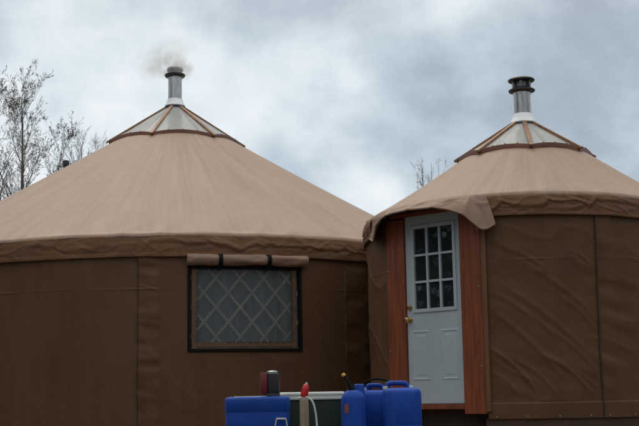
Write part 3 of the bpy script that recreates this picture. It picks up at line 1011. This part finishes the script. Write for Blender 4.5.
HW, DH = 0.385, 2.098
GU0, GU1, GW0, GW1 = -0.292, 0.318, 1.018, 1.985
mb = MB()                                             # leaf: rails and stiles round the glazing
dbox(mb, -HW, HW, 0.012, GW0, -0.045, 0.0)
dbox(mb, -HW, HW, GW1, DH, -0.045, 0.0)
dbox(mb, -HW, GU0, GW0, GW1, -0.045, 0.0)
dbox(mb, GU1, HW, GW0, GW1, -0.045, 0.0)
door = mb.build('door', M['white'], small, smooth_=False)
tag(door, 'white nine-light door with two embossed panels')
mb = MB()                                             # raised glazing frame and muntins
fwid = 0.034
dbox(mb, GU0 - 0.006, GU0 + fwid, GW0 - 0.006, GW1 + 0.006, -0.03, 0.014)
dbox(mb, GU1 - fwid, GU1 + 0.006, GW0 - 0.006, GW1 + 0.006, -0.03, 0.014)
dbox(mb, GU0 + fwid, GU1 - fwid, GW0 - 0.006, GW0 + fwid, -0.03, 0.014)
dbox(mb, GU0 + fwid, GU1 - fwid, GW1 - fwid, GW1 + 0.006, -0.03, 0.014)
iu, iw = (GU1 - GU0 - 2 * fwid), (GW1 - GW0 - 2 * fwid)
for k in (1, 2):
    c = GU0 + fwid + iu * k / 3
    dbox(mb, c - 0.013, c + 0.013, GW0 + fwid, GW1 - fwid, -0.028, 0.010)
    c = GW0 + fwid + iw * k / 3
    dbox(mb, GU0 + fwid, GU1 - fwid, c - 0.013, c + 0.013, -0.027, 0.0085)
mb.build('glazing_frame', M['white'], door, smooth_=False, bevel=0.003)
mb = MB()
dbox(mb, GU0 + 0.01, GU1 - 0.01, GW0 + 0.01, GW1 - 0.01, -0.024, -0.014)
mb.build('glass', M['glass'], door, smooth_=False)
for u0, u1 in ((-0.325, -0.075), (0.080, 0.325)):      # embossed panels: moulding, groove, raised field
    mb = MB()
    w0, w1 = 0.265, 0.815
    prof = [(0.0, 0.0), (0.010, 0.0045), (0.018, 0.005), (0.030, -0.0025), (0.040, -0.0025), (0.066, 0.003), (0.072, 0.003)]
    rows = []
    for ins, dd in prof:
        q = []
        for uu, ww in ((u0 + ins, w0 + ins), (u1 - ins, w0 + ins), (u1 - ins, w1 - ins), (u0 + ins, w1 - ins)):
            q.append(D0 + TV * uu + NV * (dd + 0.0006) + Vector((0, 0, ww)))
        rows.append(q)
    mb.grid(np.array([[tuple(p) for p in r] for r in rows]), closed=True)
    n0 = len(mb.v)
    mb.f.append((n0 - 4, n0 - 3, n0 - 2, n0 - 1))
    mb.build('panel', M['white'], door, smooth_=False)


def dlathe(mb, u, w, prof, n=20):
    """a turned piece on an axis square to the door; prof = (radius, distance out)"""
    rows = []
    for r, d in prof:
        rows.append([tuple(D0 + TV * (u + r * math.cos(t)) + NV * d + Vector((0, 0, w + r * math.sin(t)))) for t in np.linspace(0, 2 * math.pi, n, endpoint=False)])
    return mb.grid(np.array(rows), closed=True, cap=True)


dlathe(MB(), -0.343, 0.935, [(0.034, 0.001), (0.034, 0.006), (0.016, 0.011), (0.012, 0.035), (0.022, 0.042), (0.030, 0.056), (0.028, 0.072), (0.016, 0.080)]).build('knob', M['brass'], door)
dlathe(MB(), -0.343, 1.075, [(0.030, 0.001), (0.030, 0.010), (0.026, 0.020), (0.012, 0.024)]).build('deadbolt', M['brass'], door)
for w in (0.12, 1.05, 1.95):
    mb = MB()
    c = D0 + TV * (HW + 0.004) + NV * 0.004
    mb.tube([c + Vector((0, 0, w)), c + Vector((0, 0, w + 0.09))], 0.006, 8)
    mb.build('hinge', M['zinc'], door)
# frame
mb = MB()
dbox(mb, -0.642, -HW - 0.006, -0.10, 2.075, -0.03, 0.030)
fr = mb.build('door_frame', M['redwood'], small, smooth_=False, bevel=0.004)
mb = MB()
dbox(mb, HW + 0.012, 0.664, -0.10, 2.075, -0.03, 0.034)
mb.build('jamb', M['redwood'], fr, smooth_=False, bevel=0.004)
mb = MB()
dbox(mb, -0.60, 0.62, 2.101, 2.145, -0.09, 0.010)
mb.build('lintel', M['redwood'], fr, smooth_=False, bevel=0.004)
mb = MB()
dbox(mb, -HW - 0.004, HW + 0.010, -0.050, 0.004, -0.10, 0.030)
mb.build('threshold', M['redwood'], fr, smooth_=False, bevel=0.004)
for u, w in ((0.642, 1.24), (0.642, 0.40), (0.641, 1.86), (-0.62, 1.5), (-0.62, 0.6)):
    dlathe(MB(), u, w, [(0.0085, 0.030), (0.0085, 0.037), (0.004, 0.039)], 10).build('screw', M['zinc'], fr)

skylight(S, small, 8, 5.5 - 9.8, 4.880, 0.150, 0.05, 0.046)


def cap_small(p, c, prad, zt):
    # lower storm ring, open throat with struts, upper disc
    mb = MB().lathe([(prad * 0.98, zt - 0.055), (prad * 1.46, zt - 0.040), (prad * 1.53, zt - 0.030), (prad * 1.53, zt - 0.022), (prad * 1.20, zt + 0.004), (prad * 0.95, zt + 0.012)], c, 40)
    mb.build('cap_ring', M['capblack'], p)
    for k in range(6):
        a = k * math.pi / 3 + 0.3
        q = Vector((c[0] + prad * 0.98 * math.cos(a), c[1] + prad * 0.98 * math.sin(a), 0))
        MB().box(q + Vector((0, 0, zt + 0.045)), (0.03, 0.03, 0.08), Matrix.Rotation(a, 3, 'Z')).build('strut', M['capgrey'], p)
    mb = MB().lathe([(prad * 0.78, zt + 0.010), (prad * 0.80, zt + 0.085)], c, 32)
    mb.build('throat', M['capgrey'], p)
    mb = MB().lathe([(prad * 1.05, zt + 0.082), (prad * 1.47, zt + 0.092), (prad * 1.54, zt + 0.102), (prad * 1.54, zt + 0.110), (prad * 1.40, zt + 0.124), (prad * 0.7, zt + 0.138), (0.01, zt + 0.142)], c, 40)
    mb.build('cap', M['capblack'], p)


chimney(S, small, 4.890, 0.108, 5.340, cap_small, 0.163)

# ------------------------------------------------------------------ smoke at the large yurt's chimney
bpy_m = bpy.data.materials.new('wood smoke')
bpy_m.use_nodes = True
t = bpy_m.node_tree
t.nodes.clear()
o_ = t.nodes.new('ShaderNodeOutputMaterial')
pv = t.nodes.new('ShaderNodeVolumePrincipled')
pv.inputs['Color'].default_value = (0.96, 0.945, 0.93, 1)
t.links.new(pv.outputs[0], o_.inputs['Volume'])
tc_ = t.nodes.new('ShaderNodeTexCoord')
nz_ = t.nodes.new('ShaderNodeTexNoise')
nz_.inputs['Scale'].default_value = 6.5
nz_.inputs['Detail'].default_value = 5.0
nz_.inputs['Distortion'].default_value = 0.8
t.links.new(tc_.outputs['Object'], nz_.inputs['Vector'])


def vm(op, a, b=None):
    n = t.nodes.new('ShaderNodeMath')
    n.operation = op
    for i, v in enumerate((a, b)):
        if v is None:
            continue
        if isinstance(v, (int, float)):
            n.inputs[i].default_value = v
        else:
            t.links.new(v, n.inputs[i])
    return n.outputs[0]


def vball(c, rad, w):
    """soft round puff: w at its centre, 0 at its edge"""
    mp = t.nodes.new('ShaderNodeMapping')
    mp.vector_type = 'TEXTURE'
    mp.inputs['Location'].default_value = c
    mp.inputs['Scale'].default_value = rad
    t.links.new(tc_.outputs['Object'], mp.inputs[0])
    ln = t.nodes.new('ShaderNodeVectorMath')
    ln.operation = 'LENGTH'
    t.links.new(mp.outputs[0], ln.inputs[0])
    f = vm('MAXIMUM', vm('SUBTRACT', 1.0, ln.outputs['Value']), 0.0)
    return vm('MULTIPLY', vm('POWER', f, 1.2), w)


d_ = vm('ADD', vball((0.05, 0, 0.10), (0.30, 0.28, 0.27), 11.5), vball((-0.16, 0, 0.19), (0.42, 0.32, 0.32), 4.6))
d_ = vm('ADD', d_, vball((-0.38, 0, 0.17), (0.42, 0.30, 0.34), 3.0))
d_ = vm('ADD', d_, vball((-0.02, 0, 0.38), (0.46, 0.3, 0.34), 2.4))
d_ = vm('MULTIPLY', d_, vm('MAXIMUM', vm('MULTIPLY', vm('SUBTRACT', nz_.outputs['Fac'], 0.40), 6.5), 0.0))
t.links.new(d_, pv.inputs['Density'])
a = np.linspace(0, 2 * np.pi, 32, endpoint=False)
rows = []
for ph in np.linspace(-1.5, 1.5, 16):
    rows.append([(B.X - 0.14 + 0.80 * math.cos(ph) * math.cos(q), B.Y + 0.45 * math.cos(ph) * math.sin(q), 7.16 + 0.60 * math.sin(ph)) for q in a])
sk_ = MB().grid(np.array(rows), closed=True, cap=True).build('smoke', bpy_m, origin=(B.X, B.Y, 6.90))
tag(sk_, 'thin grey wood smoke drifting left off the chimney of the large yurt', 'smoke', kind='stuff')


# ------------------------------------------------------------------ things on the deck in front
def rounded(mb, cx, cy, hx, hy, rows, e=5.0, n=48, rot=0.0, flute=0.0):
    """loft of rounded rectangles; rows = (z, scale x, scale y)"""
    P = []
    for z, sx, sy in rows:
        q = []
        for k in range(n):
            th = 2 * math.pi * k / n
            ct, st_ = math.cos(th), math.sin(th)
            x = math.copysign(abs(ct) ** (2 / e), ct) * hx * sx
            y = math.copysign(abs(st_) ** (2 / e), st_) * hy * sy
            if flute and abs(x) < hx * 0.86 and sx > 0.98:
                y += math.copysign(flute * (math.cos(x / hx * 0.86 * 9.5) - 1) * 0.5 * min(1.0, (hx * 0.86 - abs(x)) / 0.015), y)
            q.append((cx + x * math.cos(rot) - y * math.sin(rot), cy + x * math.sin(rot) + y * math.cos(rot), z))
        P.append(q)
    return mb.grid(np.array(P), closed=True, cap=True)


def rot2(cx, cy, x, y, a):
    return (cx + x * math.cos(a) - y * math.sin(a), cy + x * math.sin(a) + y * math.cos(a))


# blue cooler with a wire latch
cx, cy = -0.560, 10.45
ck = thing('cooler', 'blue plastic cooler with a white latch, at the left of the deck clutter', 'cooler', (cx, cy, DECK_Z))
mb = MB()
z0 = DECK_Z
rounded(mb, cx, cy, 0.278, 0.19, [(z0 + 0.002, 0.90, 0.90), (z0 + 0.02, 0.94, 0.93), (z0 + 0.26, 0.985, 0.985), (z0 + 0.268, 0.975, 0.975), (z0 + 0.274, 0.975, 0.975), (z0 + 0.280, 1, 1), (z0 + 0.368, 1.0, 1.0), (z0 + 0.386, 0.985, 0.98), (z0 + 0.396, 0.95, 0.93), (z0 + 0.402, 0.85, 0.8)], 6.0)
mb.build('body', M['bluebox'], ck, angle=50)
mb = MB()
for q in (((-0.010, 0.17), (0.002, 0.262)), ((0.092, 0.17), (0.082, 0.262))):
    mb.tube([(cx + 0.165 + q[0][0], cy - 0.196, z0 + q[0][1] - 0.02), (cx + 0.165 + q[1][0], cy - 0.200, z0 + q[1][1] - 0.05)], 0.006, 6)
mb.tube([(cx + 0.166, cy - 0.200, z0 + 0.213), (cx + 0.248, cy - 0.200, z0 + 0.213)], 0.008, 6)
mb.build('latch', M['lidwhite'], ck)
mb = MB()
rounded(mb, cx - 0.04, cy - 0.02, 0.16, 0.07, [(z0 + 0.400, 1, 1), (z0 + 0.406, 0.98, 0.96)], 6)
mb.build('lid_tray', M['lidwhite'], ck)

# lantern
lx, ly, lz = -0.452, 10.42, DECK_Z + 0.4065
ln = thing('lantern', 'dark metal lantern with a red side and a chrome top, standing on the blue cooler', 'lantern', (lx, ly, lz))
mb = MB()
mb.lathe([(0.060, 0.018), (0.062, 0.022), (0.062, 0.185), (0.058, 0.190)], (lx + 0.022, ly, lz), 32)
mb.build('body', M['dgrey'], ln)
mb = MB().lathe([(0.070, 0.0), (0.074, 0.004), (0.072, 0.014), (0.062, 0.0185)], (lx + 0.016, ly, lz), 32)
mb.build('base', M['dgrey'], ln)
mb = MB().lathe([(0.050, 0.1905), (0.052, 0.194), (0.050, 0.204), (0.036, 0.212), (0.018, 0.215), (0.005, 0.216)], (lx + 0.022, ly, lz), 32)
mb.build('cap', M['chrome'], ln)
mb = MB()
rounded(mb, lx - 0.050, ly - 0.02, 0.032, 0.045, [(lz + 0.0145, 0.95, 0.95), (lz + 0.022, 1, 1), (lz + 0.19, 1, 1), (lz + 0.198, 0.9, 0.9)], 4)
mb.build('battery_case', M['darkred'], ln)
# dark green chest behind, with an off-white lid
gx, gy = -0.095, 10.98
gc = thing('storage_chest', 'dark green chest with an off-white lid, behind the wooden stake', 'chest', (gx, gy, DECK_Z))
mb = MB()
rounded(mb, gx, gy, 0.285, 0.20, [(z0 + 0.003, 0.93, 0.93), (z0 + 0.02, 0.95, 0.95), (z0 + 0.372, 1, 1)], 8)
mb.build('body', M['green'], gc, angle=50)
mb = MB()
rounded(mb, gx, gy, 0.300, 0.215, [(z0 + 0.366, 0.99, 0.99), (z0 + 0.372, 1.0, 1.0), (z0 + 0.384, 1, 1), (z0 + 0.390, 0.985, 0.985), (z0 + 0.402, 0.985, 0.985), (z0 + 0.408, 1, 1), (z0 + 0.425, 0.985, 0.985), (z0 + 0.434, 0.94, 0.94)], 8)
mb.build('lid', M['lidwhite'], gc, angle=50)

# stake and siphon pump
px_, py_ = -0.158, 10.28
mb = MB()
rounded(mb, px_, py_, 0.040, 0.032, [(z0 + 0.0, 1.05, 1.05), (z0 + 0.12, 1.0, 1.0), (z0 + 0.355, 0.94, 0.95), (z0 + 0.366, 0.90, 0.9), (z0 + 0.372, 0.80, 0.8)], 5, 24)
sko = mb.build('wooden_stake', M['greywood'], origin=(px_, py_, z0))
tag(sko, 'weathered wooden stake standing between the blue cooler and the blue jugs', 'stake')
sp_ = thing('siphon_pump', 'hand siphon pump with red bulb and white hose, on the wooden stake', 'pump', (px_, py_, z0 + 0.373))
mb = MB()
p0, p1 = Vector((px_ - 0.004, py_, z0 + 0.384)), Vector((px_ + 0.022, py_, z0 + 0.500))
rows_ = [p0.lerp(p1, q) for q in (0, 0.03, 0.1, 0.3, 0.6, 0.85, 0.96, 1.0)]
mb.tube(rows_, [0.012, 0.026, 0.030, 0.032, 0.031, 0.026, 0.018, 0.010], 18)
mb.build('bulb', M['red'], sp_)
mb = MB().tube([p1, p1 + Vector((0.002, 0, 0.014))], [0.011, 0.008], 12)
mb.build('nozzle', M['lidwhite'], sp_)
mb = MB()
hp = [(px_ - 0.055, py_ - 0.01, z0 + 0.382), (px_ - 0.02, py_ - 0.016, z0 + 0.386), (px_ + 0.02, py_ - 0.02, z0 + 0.388), (px_ + 0.055, py_ - 0.03, z0 + 0.372), (px_ + 0.078, py_ - 0.035, z0 + 0.335), (px_ + 0.092, py_ - 0.04, z0 + 0.28), (px_ + 0.102, py_ - 0.04, z0 + 0.20), (px_ + 0.106, py_ - 0.04, z0 + 0.10), (px_ + 0.106, py_ - 0.05, z0 + 0.012), (px_ + 0.115, py_ - 0.12, z0 + 0.010)]


def spline(pts, n=6):
    P = [Vector(p) for p in pts]
    out = []
    for i in range(len(P) - 1):
        a, b, c, d = P[max(i - 1, 0)], P[i], P[i + 1], P[min(i + 2, len(P) - 1)]
        for q in np.linspace(0, 1, n, endpoint=False):
            out.append(0.5 * ((2 * b) + (c - a) * q + (2 * a - 5 * b + 4 * c - d) * q * q + (3 * b - a - 3 * c + d) * q ** 3))
    return out + [P[-1]]


mb.tube(spline(hp), 0.0085, 10)
mb.build('hose', M['lidwhite'], sp_)


# blue jugs
def jug(label, cx, cy, hx, hy, h, rot, slope):
    """upright jerrycan: body with sloping shoulders, bridge handle, two caps"""
    j = thing('jug', label, 'jug', (cx, cy, DECK_Z), 'blue water jugs on the deck')
    z = DECK_Z
    mb = MB()
    rounded(mb, cx, cy, hx, hy, [(z + 0.001, 0.92, 0.90), (z + 0.012, 0.97, 0.96), (z + 0.03, 1, 1), (z + h * 0.30, 1.0, 1.0), (z + h * 0.31, 0.985, 0.98), (z + h * 0.33, 0.985, 0.98), (z + h * 0.34, 1.0, 1.0), (z + h - 0.035, 1.0, 1.0), (z + h - 0.012, 0.975, 0.96), (z + h - 0.002, 0.93, 0.88), (z + h + 0.010, 0.80, 0.66), (z + h + 0.016, 0.62, 0.4)], 6.5, 120, rot, 0.010)
    mb.build('body', M['bluejug'], j, angle=60)
    return j


def handle(j, cx, cy, rot, x0, x1, zb, hh, r=0.014, name='handle'):
    mb = MB()
    pts = []
    for x, zz_ in ((x0, zb), (x0 + 0.004, zb + hh * 0.6), (x0 + 0.022, zb + hh), ((x0 + x1) / 2, zb + hh * 1.06), (x1 - 0.022, zb + hh), (x1 - 0.004, zb + hh * 0.6), (x1, zb)):
        q = rot2(cx, cy, x, 0, rot)
        pts.append((q[0], q[1], zz_))
    mb.tube(spline(pts, 6), r, 12)
    return mb.build(name, M['bluejug'], j)


def jcap(j, cx, cy, rot, x, y, z, r, m, h=0.026):
    q = rot2(cx, cy, x, y, rot)
    MB().lathe([(r * 0.85, 0), (r, 0.003), (r, h * 0.8), (r * 0.85, h), (0.002, h)], (q[0], q[1], z), 20).build('cap', m, j)


ztop = DECK_Z + 0.452
j3 = jug('largest blue jug, rightmost of the three, in front of the white door', 0.672, 10.33, 0.160, 0.105, 0.440, 0.06, 0)
handle(j3, 0.672, 10.33, 0.06, -0.128, 0.052, ztop - 0.010, 0.050, 0.021)
jcap(j3, 0.672, 10.33, 0.06, -0.142, -0.03, ztop - 0.012, 0.020, M['lidwhite'], 0.030)
jcap(j3, 0.672, 10.33, 0.06, 0.078, 0.0, ztop - 0.004, 0.022, M['lidwhite'], 0.026)
j2 = jug('middle blue jug with a black grip across its handle, between the other two', 0.440, 10.60, 0.130, 0.10, 0.425, -0.05, 0)
handle(j2, 0.440, 10.60, -0.05, -0.055, 0.085, ztop - 0.024, 0.050, 0.020)
jcap(j2, 0.440, 10.60, -0.05, -0.075, -0.02, ztop - 0.022, 0.020, M['lidwhite'], 0.030)
mb = MB()
gp = [(0.365, 10.58, ztop + 0.030), (0.385, 10.56, ztop + 0.062), (0.43, 10.55, ztop + 0.080), (0.50, 10.54, ztop + 0.082), (0.555, 10.52, ztop + 0.070), (0.585, 10.50, ztop + 0.052)]
mb.tube(spline(gp), 0.0095, 8)
mb.build('grip', M['black'], j2)
# leftmost: round shouldered can with a tilted pouring spout
jx, jy = 0.262, 10.40
j1 = thing('jug', 'smallest blue jug with an orange sticker and a yellow-tipped black spout, leftmost of three', 'jug', (jx, jy, DECK_Z), 'blue water jugs on the deck')
mb = MB()
z = DECK_Z
rounded(mb, jx, jy, 0.104, 0.10, [(z + 0.001, 0.9, 0.9), (z + 0.015, 0.98, 0.98), (z + 0.03, 1, 1), (z + 0.36, 1, 1), (z + 0.385, 0.97, 0.97), (z + 0.405, 0.88, 0.88), (z + 0.425, 0.72, 0.74), (z + 0.440, 0.52, 0.58)], 3.4, 40)
mb.build('body', M['bluejug'], j1, angle=60)
mb = MB()
rounded(mb, jx + 0.052, jy + 0.005, 0.046, 0.042, [(z + 0.385, 1.15, 1.1), (z + 0.43, 1.05, 1.0), (z + 0.470, 1.0, 1.0), (z + 0.486, 0.92, 0.92), (z + 0.493, 0.7, 0.7)], 3.0, 24)
mb.build('neck', M['bluejug'], j1)
mb = MB().tube([(jx - 0.002, jy - 0.02, z + 0.420), (jx - 0.016, jy - 0.02, z + 0.462), (jx - 0.045, jy - 0.01, z + 0.520), (jx - 0.070, jy, z + 0.562)], [0.028, 0.022, 0.014, 0.012], 14)
mb.build('spout', M['black'], j1)
mb = MB().tube([(jx - 0.0755, jy, z + 0.563), (jx - 0.082, jy, z + 0.576), (jx - 0.087, jy, z + 0.586)], [0.017, 0.018, 0.011], 14)
mb.build('spout_cap', M['yellow'], j1)
mb = MB()
rows = []
for zz_ in np.linspace(z + 0.245, z + 0.330, 10):
    w = 0.021 * math.sqrt(max(0.02, 1 - ((zz_ - z - 0.285) / 0.052) ** 2))
    rows.append([(jx - 0.060 + x, jy - 0.1030 + 0.02 * max(0, -(x - 0.052) - 0.062) * 6, zz_) for x in np.linspace(-w, w, 8)])
mb.grid(np.array(rows))
mb.build('sticker', M['orange'], j1)

# ------------------------------------------------------------------ black pipe end beyond the large yurt
vx, vy = -5.62, 26.2
mb = MB().lathe([(0.058, 0.0), (0.058, 6.76), (0.072, 6.762), (0.074, 6.85), (0.060, 6.87), (0.02, 6.872)], (vx, vy, 0), 20)
vp = mb.build('vent_pipe', M['pipeblack'], origin=(vx, vy, 0))
tag(vp, 'short black pipe end showing above the left slope of the large roof', 'pipe')


# ------------------------------------------------------------------ trees
def bare_tree(label, x, y, height, seed, stems, spread=0.5, leaves=0, group=None, nb=1.0, rbase=0.11, levels=4, spr=1.0, sway=0.03):
    rd = random.Random(seed)
    root = thing('bare_tree', label, 'tree', (x, y, 0), group)
    trunk, twigs, lv = MB(), MB(), MB()

    def leaf(p):
        s = rd.uniform(0.012, 0.028)
        a, b = Vector((rd.gauss(0, 1), rd.gauss(0, 1), rd.gauss(0, 1))).normalized(), Vector((rd.gauss(0, 1), rd.gauss(0, 1), rd.gauss(0, 1))).normalized()
        p = p + a * 0.03
        lv.add([p - a * s, p + b * s * 0.6, p + a * s, p - b * s * 0.6], [(0, 1, 2, 3)])

    def grow(p, d, length, r, lvl, nseg):
        pts, rads = [p.copy()], [r]
        for i in range(nseg):
            wob = sway if lvl == 0 else 0.12
            d = (d + Vector((rd.gauss(0, wob), rd.gauss(0, wob), rd.gauss(0, wob * 0.6))) + Vector((0, 0, 0.07 if lvl else 0.03))).normalized()
            p = p + d * (length / nseg)
            pts.append(p.copy())
            rads.append(max(r * (1 - 0.86 * (i + 1) / nseg), 0.0021))
        tgt = trunk if lvl <= 1 else twigs
        tgt.tube(pts, rads, 6 if lvl == 0 else (4 if lvl == 1 else 3), cap=False)
        if lvl >= levels:
            if leaves:
                for _ in range(3):
                    if rd.random() < leaves:
                        leaf(pts[rd.randrange(1, len(pts))])
            return
        n = int({0: 18, 1: 8, 2: 5, 3: 3}[lvl] * nb)
        for k in range(n):
            f = rd.uniform(0.88, 1.0) if (lvl == 0 and k < 4) else rd.uniform(0.28 if lvl == 0 else 0.15, 1.0)
            i = min(int(f * nseg), nseg - 1)
            q = pts[i].lerp(pts[i + 1], f * nseg - i)
            dd = (pts[i + 1] - pts[i]).normalized()
            az_ = rd.uniform(0, 2 * math.pi)
            side = dd.orthogonal().normalized()
            side = Matrix.Rotation(az_, 3, dd) @ side
            ang = rd.uniform(0.30, 0.80) * (0.8 if lvl == 0 else 1.0)
            nd = (dd * math.cos(ang) + side * math.sin(ang)).normalized()
            if lvl == 0:
                ln_ = spr * length * (0.30 * (1 - f) + 0.085) * rd.uniform(0.75, 1.25)
            else:
                ln_ = length * rd.uniform(0.30, 0.52) * (1.1 - 0.45 * f)
            grow(q, nd, ln_, max(r * (1 - 0.85 * f) * 0.55, 0.0027), lvl + 1, max(3, nseg - 2 if lvl else 6))

    for ang, tilt, hf, rf in stems:
        d = Vector((math.cos(ang) * tilt, math.sin(ang) * tilt * 0.6, 1)).normalized()
        grow(Vector((x + math.cos(ang) * 0.18, y + math.sin(ang) * 0.12, -0.05)), d, height * hf * 0.97, rbase * rf, 0, 11)
    trunk.build('trunk', M['bark'], root)
    twigs.build('crown', M['twig'], root, smooth_=False)
    if lv.v:
        lv.build('leaves', M['leaf'], root, smooth_=False)
    return root


G = 'leafless trees behind the large yurt'
bare_tree('tallest leafless tree at the left, with a few last leaves', -7.60, 30.0, 10.1, 11, ((0.2, 0.015, 0.96, 1.0), (0.3, 0.030, 0.84, 0.5), (3.0, 0.06, 0.95, 0.75)), leaves=0.2, spr=1.1, nb=1.15, group=G, rbase=0.085)
bare_tree('leafless tree at the far left edge, with dark specks of leaf', -8.45, 31.5, 9.3, 23, ((0.4, 0.03, 1.0, 1.0), (3.2, 0.10, 0.85, 0.7)), leaves=0.2, spr=1.1, nb=1.15, group=G, rbase=0.08)
bare_tree('small thin leafless tree beside the peak of the large roof', -7.60, 38.0, 10.1, 37, ((1.0, 0.012, 1.0, 0.8), (0.1, 0.035, 0.96, 0.6), (3.0, 0.03, 0.95, 0.5)), group=G, nb=1.1, rbase=0.075, levels=3, spr=0.8, sway=0.012)
bare_tree('faint leafless treetop showing in the gap between the two roofs', 4.16, 44.0, 10.5, 52, ((1.2, 0.004, 1.0, 0.8), (0.0, 0.012, 0.99, 0.6), (3.1, 0.012, 0.985, 0.6), (2.0, 0.008, 0.99, 0.6), (0.6, 0.02, 0.97, 0.5), (2.8, 0.022, 0.965, 0.5)), group=G, nb=0.8, rbase=0.06, levels=3, spr=0.42, sway=0.008)


# dark spruces at the clearing's left side and behind the viewer: the left ones fill the door glass
def spruce_mesh(seed, h):
    rd = random.Random(seed)
    tr, cr_ = MB(), MB()
    tr.tube([(0, 0, -0.1), (0, 0, h * 0.5), (0, 0, h)], [0.17, 0.10, 0.01], 8)
    z = 0.9
    while z < h - 0.1:
        rr_ = (1 - z / h) ** 0.85 * h * 0.19 + 0.1
        for k in range(rd.randint(7, 9)):
            a = rd.uniform(0, 2 * math.pi)
            ln_ = rr_ * rd.uniform(0.7, 1.1)
            n = 5
            for i in range(n * 2):
                f = rd.uniform(0.15, 1)
                c = Vector((math.cos(a) * ln_ * f, math.sin(a) * ln_ * f, z - 0.30 * ln_ * f * f + rd.uniform(-0.05, 0.05)))
                w = 0.30 * (1.1 - f * 0.6)
                s = Vector((-math.sin(a), math.cos(a), 0))
                o = Vector((math.cos(a), math.sin(a), -0.35))
                sd = rd.choice((-1, 1))
                cr_.add([c, c + o * w + s * sd * w * 0.7 - Vector((0, 0, rd.uniform(0.05, 0.2))), c + o * w * 0.5 - Vector((0, 0, 0.14))], [(0, 1, 2)])
        z += rd.uniform(0.22, 0.34)
    return tr, cr_


SPR = []
spots = []
rs = random.Random(3)
for k in range(15):                                   # the clearing's left edge
    spots.append((-13.5 - rs.uniform(0, 3.0) - 1.2 * (k % 3), -2.0 + 1.45 * k + rs.uniform(-0.4, 0.4), rs.uniform(0.85, 1.2)))
for k in range(14):                                   # a second row behind them
    spots.append((-18.5 - rs.uniform(0, 3.5), -3.0 + 1.7 * k + rs.uniform(-0.5, 0.5), rs.uniform(0.8, 1.05)))
for k in range(13):                                   # behind the viewer, unseen, added to dim the walls
    spots.append((-11.0 + 2.2 * k + rs.uniform(-0.6, 0.6), -6.0 - rs.uniform(0, 3.0) - 1.5 * (k % 2), rs.uniform(0.9, 1.25)))
for k in range(6):                                    # the right edge
    spots.append((14.5 + rs.uniform(0, 3.0), -2.0 + 3.0 * k + rs.uniform(-0.6, 0.6), rs.uniform(0.85, 1.15)))
for i, (sx, sy, sc_) in enumerate(spots):
    if i < 2:
        r0 = thing('spruce_tree', 'dark spruce tree at the edge of the clearing beside the yurts', 'tree', (0, 0, 0), 'dark spruces round the clearing')
        tr, cr_ = spruce_mesh(90 + i, 11.0)
        tr.build('trunk', M['bark'], r0)
        cr_.build('crown', M['spruce'], r0, smooth_=False)
        SPR.append(r0)
    else:
        src = SPR[i % 2]
        r0 = src.copy()
        C.objects.link(r0)
        for ch in src.children:
            c = ch.copy()
            C.objects.link(c)
            c.parent = r0
    r0.location = (sx, sy, 0)
    r0.scale = (sc_, sc_, sc_)
    r0.rotation_euler = (0, 0, i * 1.7)
